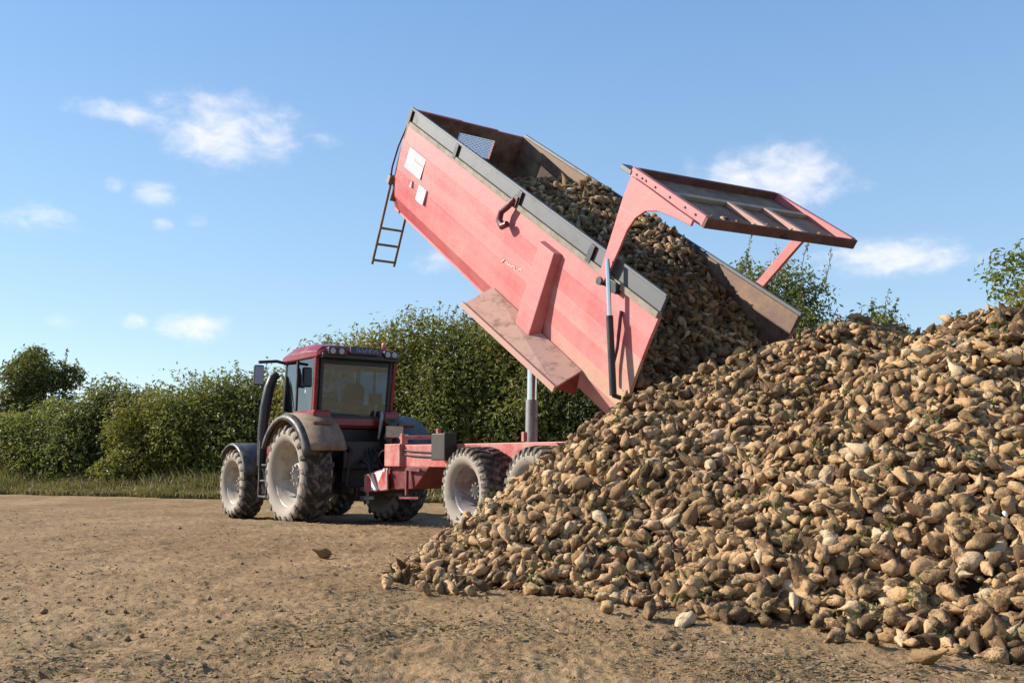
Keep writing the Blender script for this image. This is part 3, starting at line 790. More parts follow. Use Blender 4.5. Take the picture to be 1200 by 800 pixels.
for mir in (0,1):
    b = MB(TB); w = W_+.075 if mir else -.075
    b.cur = .10
    if mir: poly = [(1.07,1.26),(1.02,1.62),(.80,2.30),(.62,2.76),(.48,2.74),(.66,2.25),(.88,1.60),(.95,1.26)]
    else: poly = arm_uv
    b.plate([(w,u,v) for u,v in poly], (1,0,0), -.035 if not mir else .035)
    arm = b.build('gate_arm', M['trailer_red'], tg, .008, att='dust')
    b = MB(TB); b.tube([(mw(-.13),1.10,1.30),(mw(.0),1.10,1.30)], .055, 12); b.box((min(mw(-.08),mw(.0)),.78,1.27),(max(mw(-.08),mw(.0)),1.06,1.40)); b.build('arm_pivot', M['black'], arm, .006)
    # second flange of the arm (channel) seen on the far one
    if not mir: pass
    b = MB(TB); pts = [(1.01,1.30),(.92,1.70),(.58,2.68)]
    if mir:
        for (u0,v0),(u1,v1) in zip(pts, pts[1:]): b.bar((mw(-.15),u0,v0),(mw(-.15),u1,v1), .05,.07, up=(1,0,0))
        b.build('arm_channel', M['trailer_frame'], arm)
    # gate ram
    b = MB(TB); b.tube([(mw(-.17),1.05,1.62),(mw(-.15),.62,1.0)], .030, 10); rm = b.build('gate_ram', M['chrome'], TL)
    b = MB(TB); b.tube([(mw(-.151),.64,1.03),(mw(-.12),.07,.22)], .046, 12); b.tube([(mw(-.12),.07,.22),(mw(-.0),.05,.20)], .03, 8); b.build('ram_cylinder', M['tractor_dark'], rm)
b = MB(TB); b.tube([(-.02,.62,1.12),(-.05,.50,.95),(-.03,.42,.7),(-.03,.36,.45),(-.02,.28,.28)], .022, 6); b.build('hydraulic_hose', M['frame_shade'], body)
# chassis, in trailer local coordinates
b = MB()
for x in (-.56,.42): b.box((x,-.1,1.02),(x+.14,7.1,1.42))
for y in (.2,1.6,3.2,4.8,6.2): b.box((-.42,y,1.08),(.42,y+.14,1.36))
b.box((-.66,6.72,1.02),(.66,7.32,1.44)); b.build('chassis', M['trailer_frame'], TL, .012)
b = MB()
b.add([(-.5,7.30,1.0),(.5,7.30,1.0),(.5,7.30,.60),(-.5,7.30,.60),(-.40,8.40,.76),(.40,8.40,.76),(.30,8.40,.46),(-.40,8.40,.46)], [(0,1,2,3),(7,6,5,4),(0,4,5,1),(1,5,6,2),(2,6,7,3),(3,7,4,0)])
b.add([(-.56,5.8,1.02),(.56,5.8,1.02),(.56,7.32,1.02),(-.56,7.32,1.02),(-.52,6.4,.62),(.52,6.4,.62),(.5,7.30,.58),(-.5,7.30,.58)], [(3,2,1,0),(4,5,6,7),(0,1,5,4),(1,2,6,5),(2,3,7,6),(3,0,4,7)])
b.box((-.1,8.41,.50),(.1,8.8,.64)); db = b.build('drawbar', M['frame_shade'], TL, .012)
b = MB()
lit = [(-.56,7.26,1.0),(-.50,8.36,.84),(-.50,8.36,.50),(-.56,7.26,.58)]
b.plate([(x-.035,y,z) for x,y,z in lit], (-1,-.05,0), .02); lg = b.build('drawbar_plate', M['trailer_frame'], db)
def on_plate(f, g):      # f 0..1 along the plate (from its rear end), g 0..1 downwards
    p = Vector(lit[0]).lerp(Vector(lit[1]), f); q = Vector(lit[3]).lerp(Vector(lit[2]), f); r = p.lerp(q, g)
    return Vector((r.x-.062, r.y, r.z))
b = MB(); b.plate([on_plate(.02,.06),on_plate(.66,.06),on_plate(.66,.94),on_plate(.02,.94)], (-1,-.05,0), .006); em = b.build('emblem_plate', M['white'], lg)
b = MB(); b.plate([Vector((-.007,0,0))+q for q in (on_plate(.60,.1),on_plate(.50,.1),on_plate(.36,.62),on_plate(.16,.1),on_plate(.04,.1),on_plate(.04,.9),on_plate(.36,.92))], (-1,-.05,0), .004); b.build('emblem', M['trailer_frame'], lg)
b = MB(); b.box((-.82,4.85,1.14),(-.575,5.30,1.60)); b.build('toolbox', worn('olive black box', (.025,.022,.016), (.06,.05,.035), (.45,.75), 6, (.6,.9)), TL, .02)
for (x,y,h) in ((-.5,6.9,.20),(-.3,7.15,.15),(-.55,5.5,.26),(.3,7.0,.2),(-.5,3.0,.15)):
    b = MB(); b.bar((x,y,1.43),(x,y,1.43+h), .07,.07); b.build('frame_post', M['trailer_frame'], TL, .01)
b = MB(); b.tube([(-.5,7.0,1.56),(.3,7.1,1.58)], .035, 8); b.build('frame_rail', M['trailer_frame'], TL)
for k, zz in enumerate((1.30,1.22)):
    b = MB(); b.tube([(-.585,7.1,zz+.06),(-.582,6.4,zz),(-.585,5.4,zz-.03),(-.582,4.6,zz+.01),(-.585,3.6,zz)], .016, 6); b.build('brake_line', M['black'], TL)
b = MB(); b.tube([(-.3,7.3,1.46),(-.42,7.9,1.3),(-.25,8.5,1.05),(-.05,9.0,1.2),(.1,9.4,1.5)], .018, 6); b.build('coupling_hose', M['black'], TL)
b = MB(); b.tube([(-.66,7.28,.95),(-.69,7.28,.95)], .035, 10); b.build('side_reflector', M['white'], TL)
b = MB(); b.bar((-.62,6.5,.98),(-.62,6.5,.50), .05,.05); b.bar((-.62,6.5,.98),(-.62,6.0,.96), .05,.05); b.bar((-.62,6.75,.45),(-.62,6.05,.47), .04,.04); b.build('parking_stand', M['frame_shade'], TL)
b = MB()
for y in (3.67,1.92):
    b.tube([(-.9,y,.675),(.9,y,.675)], .09, 12)
    for x in (-.5,.5): b.bar((x,y-.75,.95),(x,y+.75,.95), .09,.06); b.box((x-.08,y-.1,.70),(x+.08,y+.1,1.0))
b.build('axle', M['frame_shade'], TL, .01)
for y in (3.67,1.92):
    for sx in (-1,1): add_wheel(TL, (sx*.91, y, .675), .685, .60, .375, sx, M['rim_grey'], 30, .035, 'block', .34)
# tipping ram, telescopic
b = MB(); p0 = Vector((0,3.5,1.30)); p1 = TB @ Vector((1.25,3.95,-.3)); 
b.tube([p0, p0.lerp(p1,.34)], .10, 18); rm = b.build('tipping_ram', M['galv'], TL)
b = MB(); b.tube([p0.lerp(p1,.34), p0.lerp(p1,.72)], .085, 18); b.tube([p0.lerp(p1,.72), p1], .07, 18); b.build('ram_rod', M['chrome'], rm)

# ----------------------------------------------------------------- sugar beets
def beet_proto(seed, nr, ns):
    r = np.random.default_rng(seed)
    L = r.uniform(.13,.215); Dm = r.uniform(.085,.125)
    long_ = r.random()
    t = np.linspace(0, 1, nr)                       # 0 tip .. 1 crown
    z = (t-.55)*L
    pk = r.uniform(.60,.80)
    prof = np.where(t < pk, np.sin(np.pi/2*np.clip(t/pk,0,1))**r.uniform(.8,1.55), np.sqrt(np.clip(1-((t-pk)/(1-pk))**2*.86, 0, 1)))
    prof = np.maximum(prof, .17)*Dm/2
    an = np.arange(ns)/ns*2*np.pi
    T, A = np.meshgrid(t, an, indexing='ij')
    rad = prof[:, None]*(1 + .12*np.sin(A*2+r.random()*6) + .10*np.sin(A*3+T*6+r.random()*6) + .07*np.sin(A*5+T*11+r.random()*6))
    rad = rad*(1 + .26*fbm(np.cos(A)*1.7+seed, np.sin(A)*1.7, T*4, o=2, s=seed) + .13*fbm(np.cos(A)*4+seed, np.sin(A)*4, T*11, o=1, s=seed+5))
    bx, by = r.uniform(-.05,.05,2); fl = r.uniform(.72,1.0); 
    X = rad*fl*np.cos(A) + bx*(1-T)**2*1.5; Y = rad*np.sin(A) + by*(1-T)**2*1.5
    Z = z[:, None] + 0*A + .008*np.sin(A*2+1)*(T > .9)
    V = np.stack([X,Y,Z], -1).reshape(-1,3)
    i, j = np.meshgrid(np.arange(nr-1), np.arange(ns), indexing='ij'); j2 = (j+1) % ns
    F = np.stack([i*ns+j, i*ns+j2, (i+1)*ns+j2, (i+1)*ns+j], -1).reshape(-1,4)
    # close the ends with quads onto a centre vertex pair
    V = np.vstack([V, [[bx*1.5, by*1.5, z[0]-.006]], [[0,0,z[-1]+.004]]])
    c0, c1 = nr*ns, nr*ns+1
    caps = []
    for q in range(0, ns, 2):
        caps.append((c0, (q+2) % ns, q+1, q)); m = (nr-1)*ns; caps.append((c1, m+q, m+q+1, m+(q+2) % ns))
    F = np.vstack([F, np.array(caps)])
    crown = np.concatenate([T.reshape(-1), [0,1]])
    return V, F, crown, Dm/2
PROT = [beet_proto(100+k, 13, 12) for k in range(14)]
PROT_MID = [beet_proto(300+k, 11, 10) for k in range(14)]
PROT_LO = [beet_proto(200+k, 9, 8) for k in range(10)]

def seg_dist(px, py, ax, ay, bx, by):
    dx, dy = bx-ax, by-ay; t = np.clip(((px-ax)*dx+(py-ay)*dy)/(dx*dx+dy*dy), 0, 1)
    return np.hypot(px-(ax+dx*t), py-(ay+dy*t)), t
RIDGE = [(1.62,10.78,1.80),(1.85,10.85,1.95),(2.5,11.0,2.16),(4.0,10.9,2.68),(4.38,10.4,2.38),(4.95,9.7,2.66),(5.7,9.2,2.40),(8.5,8.6,2.6)]
def heap_h(x, y):
    x = np.asarray(x, float); y = np.asarray(y, float)
    h = np.full(x.shape, -9.0)
    lump = .5*fbm(x*.6, y*.6, o=2, s=51)
    for (ax,ay,az),(bx,by,bz) in zip(RIDGE, RIDGE[1:]):
        d, t = seg_dist(x, y, ax, ay, bx, by)
        top = az+(bz-az)*t
        dd = np.sqrt(d*d+.10)-.316
        h = np.maximum(h, top - dd*(.645+.085*ss(1.9,.6,x+.25*(10.7-y))+.09*lump))
    for (ax,ay,az),(bx,by,bz) in (((-.72,9.7,.17),(.1,10.0,.44)),((.1,10.0,.44),(1.3,10.3,1.0))):
        d, t = seg_dist(x, y, ax, ay, bx, by); h = np.maximum(h, az+(bz-az)*t - np.maximum(0, d-.12)*.42)
    return h + .13*fbm(x*1.1, y*1.1, o=3, s=71)
def rand_rot(n, nrm, rng, flat=.6):
    """rotation matrices whose z axis lies mostly across the surface normal"""
    a = rng.normal(size=(n,3)); k = (a*nrm).sum(1, keepdims=True)
    a = a - nrm*k*flat; a /= np.linalg.norm(a, axis=1, keepdims=True)
    b = rng.normal(size=(n,3)); b -= a*(a*b).sum(1, keepdims=True); b /= np.linalg.norm(b, axis=1, keepdims=True)
    c = np.cross(a, b)
    return np.stack([b, c, a], -1)
def hexgrid(x0, x1, y0, y1, s, jit, rng):
    xs = np.arange(x0, x1, s); ys = np.arange(y0, y1, s*.866)
    X, Y = np.meshgrid(xs, ys); X = X + (np.arange(len(ys)) % 2)[:, None]*s/2
    X = X.ravel()+rng.uniform(-jit, jit, X.size); Y = Y.ravel()+rng.uniform(-jit, jit, Y.size)
    return X, Y
def heap_points():
    P_, N_, T_ = [], [], []
    for layer, (off, s) in enumerate(((0,.094),(-.045,.092),(-.095,.105))):
        X, Y = hexgrid(-2.6, 8.2, 4.6, 13.2, s*.94, s*.36, RNG)
        h = heap_h(X, Y); e = .05
        gx = (heap_h(X+e,Y)-heap_h(X-e,Y))/(2*e); gy = (heap_h(X,Y+e)-heap_h(X,Y-e))/(2*e)
        n = np.stack([-gx,-gy,np.ones_like(gx)], -1); n /= np.linalg.norm(n, axis=1, keepdims=True)
        keep = (h > .03+.06*layer) 
        slope_ok = RNG.random(len(X)) < np.where(n[:,2] < .95, 1, .97)
        keep &= slope_ok
        # out of sight behind the ridge or beyond the frame: left out
        az = np.arctan2(X, Y); keep &= (az < .66) 
        front = (gx*0 + gy) > -.25
        keep &= front | (h > 1.0)
        keep &= (Y < 12.0) | (h > .9)
        p = np.stack([X,Y,h], -1)[keep]; nn = n[keep]
        p = p + nn*(off + RNG.normal(0,.042,len(p)))[:,None]
        P_.append(p); N_.append(nn); T_.append(np.full(len(p), layer))
    return np.vstack(P_), np.vstack(N_), np.concatenate(T_)
hp, hn, hl = heap_points()
gz = ground_h(hp[:,0], hp[:,1])
hp[:,2] = np.maximum(hp[:,2], gz+.045)
# fringe: single beets that rolled off the foot of the heap
fx, fy = [], []
while len(fx) < 120:
    x = RNG.uniform(-1.25, 4.6); y = RNG.uniform(4.9, 11.6)
    h = float(heap_h(np.array([x]), np.array([y]))[0])
    if -.20 < h < .05 and RNG.random() < math.exp((h-.05)*13): fx.append(x); fy.append(y)
fx = np.array(fx); fy = np.array(fy)
fp = np.stack([fx, fy, ground_h(fx, fy)+.052], -1); fn = np.tile([0,0,1.], (len(fp),1))
# load inside the body
def load_v(u, w):
    v = np.interp(u, [-1.2,-.5,0,.5,1.5,2.5,3.8,5.1,5.7,6.2,6.7,7.2], [.24,.42,.60,.84,1.12,1.27,1.31,1.24,1.10,.84,.42,-.1])
    side = np.interp(w, [0,.5,1.25,2.0,2.5], [-.34,-.14,.05,.22,.34])
    return v + side*np.clip((u+1.0)/1.4, 0, 1) + .12*fbm(u*1.3, w*1.3, o=2, s=91)
def load_points():
    P_, N_ = [], []
    for off in (0,-.06,-.12):
        U, Wd = hexgrid(-1.0, 7.2, .10, 2.42, .095, .034, RNG)
        v = load_v(U, Wd); e = .05; U, Wd, v = (q[v > .06-off] for q in (U, Wd, v))
        gu = (load_v(U+e,Wd)-load_v(U-e,Wd))/(2*e); gw = (load_v(U,Wd+e)-load_v(U,Wd-e))/(2*e)
        n = np.stack([-gw,-gu,np.ones_like(gu)], -1); n /= np.linalg.norm(n, axis=1, keepdims=True)
        p = np.stack([Wd,U,v], -1) + n*(off+RNG.normal(0,.03,len(v)))[:,None]
        P_.append(p); N_.append(n)
    p = np.vstack(P_); n = np.vstack(N_)
    lim = np.interp(p[:,2], [0,.3,.6], [.30,.20,.13]); k = (p[:,0] > lim) & (p[:,0] < W_-lim) & (p[:,2] > -.02); p, n = p[k], n[k]
    A = np.array(BW)
    return p@A[:3,:3].T + A[:3,3], n@A[:3,:3].T
lp, ln = load_points()
hz = heap_h(lp[:,0], lp[:,1])
k_ = lp[:,2] > hz-.12
lp, ln = lp[k_], ln[k_]

def merged_beets(name, pts, nrm, protos, core=None, muddy=.12):
    n = len(pts); kind = RNG.integers(0, len(protos), n); Rm = rand_rot(n, nrm, RNG, .68)
    sc = np.clip(RNG.normal(.87, .20, n), .5, 1.35); tone = RNG.random(n)
    Vs, Fs, At, Cr, MI = [], [], [], [], []; off = 0
    mud = RNG.random(n)
    for k, (V, F, cr, _) in enumerate(protos):
        ix = np.where(kind == k)[0]
        if not len(ix): continue
        W = np.einsum('nij,vj->nvi', Rm[ix]*sc[ix,None,None], V) + pts[ix][:,None,:]
        Vs.append(W.reshape(-1,3)); Fs.append((F[None]+ (np.arange(len(ix))*len(V))[:,None,None] + off).reshape(-1,4))
        At.append(np.repeat(tone[ix], len(V))); Cr.append(np.tile(cr, len(ix)))
        MI.append(np.repeat(np.where(mud[ix] < muddy, 1, np.where(mud[ix] > .93, 2, 0)), len(F)))
        off += len(ix)*len(V)
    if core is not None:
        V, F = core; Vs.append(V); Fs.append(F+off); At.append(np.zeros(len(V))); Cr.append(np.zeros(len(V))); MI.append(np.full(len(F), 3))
    return mesh_np(name, np.vstack(Vs), np.vstack(Fs), None, True, {'tone': np.concatenate(At), 'crown': np.concatenate(Cr)}, [M['beet'],M['beet_muddy'],M['beet_pale'],M['heap_soil']], np.concatenate(MI))
def grid_core(fn, x0, x1, y0, y1, n, m):
    X, Y = np.meshgrid(np.linspace(x0,x1,n), np.linspace(y0,y1,m), indexing='ij')
    V = fn(X, Y).reshape(-1,3)
    i, j = np.meshgrid(np.arange(n-1), np.arange(m-1), indexing='ij')
    F = np.stack([i*m+j, (i+1)*m+j, (i+1)*m+j+1, i*m+j+1], -1).reshape(-1,4)
    return V, F
# which beets are individuals: the ones that show largest (nearest of the outer layer), 300 less the loose ones
LOOSE = [  # x, y, label
    ((384-600)/1100*11.6, 11.5, 'muddy sugar beet lying alone on bare soil behind the tractor wheels, away from the heap', 1),
    (-.53, 8.52, 'tan sugar beet lying just off the tail of the heap', 0),
    (-1.02, 9.6, 'dark sugar beet out on the soil at the far left tip of the heap', 1),
    (2.42, 5.62, 'squat dark sugar beet lying alone on soil out at the front foot of the heap', 1),
    (.98, 7.05, 'squat brown sugar beet resting on soil before the middle of the heap', 1),
    (.72, 7.28, 'green topped sugar beet on soil at the middle foot of the heap', 0),
    (1.22, 6.88, 'pale split sugar beet fallen forward from the middle foot of the heap', 2),
]
seen = {}
BM = [M['beet'], M['beet_muddy'], M['beet_pale']]
for k, (V, F, cr, _) in enumerate(PROT):
    for q, m in enumerate(BM):
        me_o = mesh_np('sugar_beet', V, F, m, True, {'crown': cr}); seen[(k,q)] = me_o.data; D.objects.remove(me_o)
def one_beet(p, Rm, s, mk, label, group=None, k=None):
    k = random.randrange(len(PROT)) if k is None else k
    o = D.objects.new('sugar_beet', seen[(k,mk)]); COL.objects.link(o)
    Mx = Matrix([[*(Rm[i]*s), p[i]] for i in range(3)] + [[0,0,0,1]]); o.matrix_world = Mx
    return tag(o, label, 'sugar beet', group)
for x, y, lab, mk in LOOSE:
    q = float(ground_h(np.array([x]), np.array([y]))[0])
    rr_ = rand_rot(1, np.array([[0,0,1.]]), RNG, 1.0)[0] if 'upright' not in lab else np.eye(3)
    s = .7 if 'crumb' in lab else 1.15
    one_beet((x, y, q+.040*s), rr_, s, mk, lab)
# beets caught on the lower frame of the raised gate
gp = []
for k, (w, dn) in enumerate(((.10,GL-.09),(.28,GL-.08),(.36,GL-.10),(.50,GL-.07),(.78,GL-.06),(1.05,GL-.09),(1.18,GL-.06),(1.42,GL-.07),(1.75,GL-.06),(1.98,GL-.08),(2.15,GL-.06))):
    p = TLW @ (GM @ Vector((w, dn, .03)))
    s = (.62,.8,.6,.72,.4,.62,.45,.5,.42,.55,.38)[k]
    one_beet(tuple(p), rand_rot(1, np.array([[0,0,1.]]), RNG, .68)[0], s, (0,2,1)[k % 3], 'small sugar beet caught on the lower ledge of the raised tailgate', 'beets caught on the tailgate ledge')
# one white, cut beet on the right of the heap
wx, wy = (1178-600)/1100*7.55, 7.5
wz = 0; 
all_p = np.vstack([hp[hl == 0], fp]); all_n = np.vstack([hn[hl == 0], fn])
d = np.linalg.norm(all_p - np.array([0,0,CAM_Z]), axis=1)
vis_az = np.abs(all_p[:,0]/all_p[:,1]) < .555
vis_low = (all_p[:,1] > 0) & ((CAM_Z-all_p[:,2])/all_p[:,1] < .25)
d = np.where(vis_az & vis_low, d, 99)
order = np.argsort(d)
n_ind = 300 - len(LOOSE) - 12
ind = order[:n_ind]; rest = order[n_ind:]
for i in ind:
    mk = int(RNG.choice([0,1,2], p=[.72,.16,.12])); k = random.randrange(len(PROT))
    lab = ('tan sugar beet lying in the lower front of the heap', 'soil caked brown sugar beet lying in the lower front of the heap', 'pale clean sugar beet lying in the lower front of the heap')[mk]
    one_beet(all_p[i], rand_rot(1, all_n[i:i+1], RNG, .68)[0], float(np.clip(RNG.normal(.88,.18), .55, 1.3)), mk, lab, ('tan beets along the front of the heap','soil caked beets along the front of the heap','pale beets along the front of the heap')[mk], k)
rest_p = np.vstack([all_p[rest], hp[hl > 0]]); rest_n = np.vstack([all_n[rest], hn[hl > 0]])
def heap_fn(X, Y):
    h = heap_h(X, Y)-.14
    return np.stack([X, Y, np.maximum(h, -.3)], -1)
near = np.linalg.norm(rest_p-np.array([0,0,CAM_Z]), axis=1)
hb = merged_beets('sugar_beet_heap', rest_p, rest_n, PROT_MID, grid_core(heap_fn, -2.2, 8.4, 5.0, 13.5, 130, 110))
tag(hb, 'great heap of tan sugar beets tipped out behind the trailer', 'beet heap', kind='stuff')
A_ = np.array(BW)
def load_fn(X, Y):
    v = load_v(Y, X)-.19
    v = np.maximum(v, -.16); lm = np.interp(v, [-.16,0,.3,.6], [.32,.24,.15,.10]); X = np.clip(X, lm, W_-lm)
    q = np.stack([X, Y, v], -1).reshape(-1,3)@A_[:3,:3].T + A_[:3,3]
    return q
lb = merged_beets('sugar_beet_load', lp, ln, PROT_LO, grid_core(load_fn, .07, 2.43, -.9, 7.2, 40, 110), muddy=.6)  # share of dark beets raised to put the load's shade into its colour
tag(lb, 'load of sugar beets sliding out of the raised trailer body', 'beet load', kind='stuff')
# white cut beet
hzv = None
best = None
for t in np.linspace(4, 12, 900):
    px, py = 1178, 603
    a, bb = (px-600)/1100, (400-py)/1100
    c_, s_ = math.cos(PITCH), math.sin(PITCH)
    dd = np.array([a, c_-bb*s_, s_+bb*c_]); q = np.array([0,0,CAM_Z])+dd*t
    if q[2] < float(heap_h(np.array([q[0]]), np.array([q[1]]))[0])+.06: best = q; break
if best is not None:
    o = one_beet(best, np.eye(3), .42, 2, 'small white cut beet lying high on the right of the heap, brightest of all', None, 3)
    o.data = o.data.copy(); o.data.materials.clear(); o.data.materials.append(M['beet_white'])
# green leaf scraps on the heap
def leaf_scraps():
    src = np.vstack([all_p, all_p]); nn = np.vstack([all_n, all_n])
    ce = RNG.choice(len(src), 560)
    Vs, Fs, To = [], [], []; k = 0
    for c in ce:
        m = RNG.integers(4, 14); t0 = RNG.random()
        for _ in range(m):
            p = src[c] + nn[c]*RNG.uniform(.03,.085) + RNG.normal(0,.045,3)*np.array([1,1,.5])
            l = RNG.uniform(.025,.085); a = RNG.normal(size=3); a /= np.linalg.norm(a); b_ = np.cross(a, RNG.normal(size=3)); b_ /= np.linalg.norm(b_)
            Vs += [p-a*l/2, p+b_*l*.16, p+a*l/2+np.array([0,0,.01]), p-b_*l*.16]; Fs.append((k,k+1,k+2,k+3)); k += 4
            To += [np.clip(t0*.7+RNG.random()*.4,0,1)]*4
    o = mesh_np('beet_leaves', np.array(Vs), np.array(Fs), M['beet_leaf'], False, {'tone': np.array(To)})
    tag(o, 'torn green beet leaves scattered over the heap', 'leaves', kind='stuff')
leaf_scraps()

# ----------------------------------------------------------------- clods and litter on the soil
def clods():
    n = 11000
    dd = 4.0*np.exp(RNG.random(n)*math.log(18/4.0)); az = RNG.uniform(-.56, .56, n)
    x = dd*np.tan(az); y = dd
    patch = fbm(x*.7, y*.7, o=3, s=131)
    keep = RNG.random(n) < np.clip(.45+patch*1.6, .05, 1); x, y = x[keep], y[keep]; n = len(x)
    s = np.exp(RNG.normal(-4.7,.45,n)); z = ground_h(x, y)+s*.25
    base = np.array([(1,0,0),(-1,0,0),(0,1,0),(0,-1,0),(0,0,.8),(0,0,-.8)], float)
    oct_ = np.array([(0,2,4),(2,1,4),(1,3,4),(3,0,4),(2,0,5),(1,2,5),(3,1,5),(0,3,5)])
    V = base[None]*s[:,None,None]*RNG.uniform(.55,1.35,(n,6,1)); a = RNG.uniform(0,6.28,n); c, q = np.cos(a)[:,None], np.sin(a)[:,None]
    V = np.stack([V[...,0]*c-V[...,1]*q, V[...,0]*q+V[...,1]*c, V[...,2]], -1) + np.stack([x,y,z],-1)[:,None,:]
    F = (oct_[None] + (np.arange(n)*6)[:,None,None]).reshape(-1,3)
    tag(mesh_np('soil_clods', V.reshape(-1,3), F, M['clod'], True), 'small dry clods of soil scattered over the field', 'soil clods', kind='stuff')
    n = 45000
    dd = 4.0*np.exp(RNG.random(n)*math.log(22/4.0)); az = RNG.uniform(-.56,.56,n); x = dd*np.tan(az); y = dd
    patch = fbm(x*.9+7, y*.9, o=3, s=151); keep = RNG.random(n) < np.clip(.30+patch*2.2, .03, 1); x, y = x[keep], y[keep]; n = len(x)
    z = ground_h(x, y)+.012; l = RNG.uniform(.010,.036,n); wd = l*RNG.uniform(.12,.5,n); a = RNG.uniform(0,6.28,n)
    dx, dy = np.cos(a), np.sin(a); tl = RNG.uniform(-.3,.5,n)
    P0 = np.stack([x-dx*l, y-dy*l, z], -1); P2 = np.stack([x+dx*l, y+dy*l, z+tl*l], -1)
    P1 = np.stack([x-dy*wd, y+dx*wd, z+.008], -1); P3 = np.stack([x+dy*wd, y-dx*wd, z+.004], -1)
    V = np.stack([P0,P1,P2,P3],1).reshape(-1,3); F = np.arange(n*4).reshape(-1,4)
    tag(mesh_np('plant_litter', V, F, M['litter'], False, {'tone': np.repeat(RNG.random(n),4)}), 'dry straw and leaf litter trodden into the soil', 'plant litter', kind='stuff')
clods()

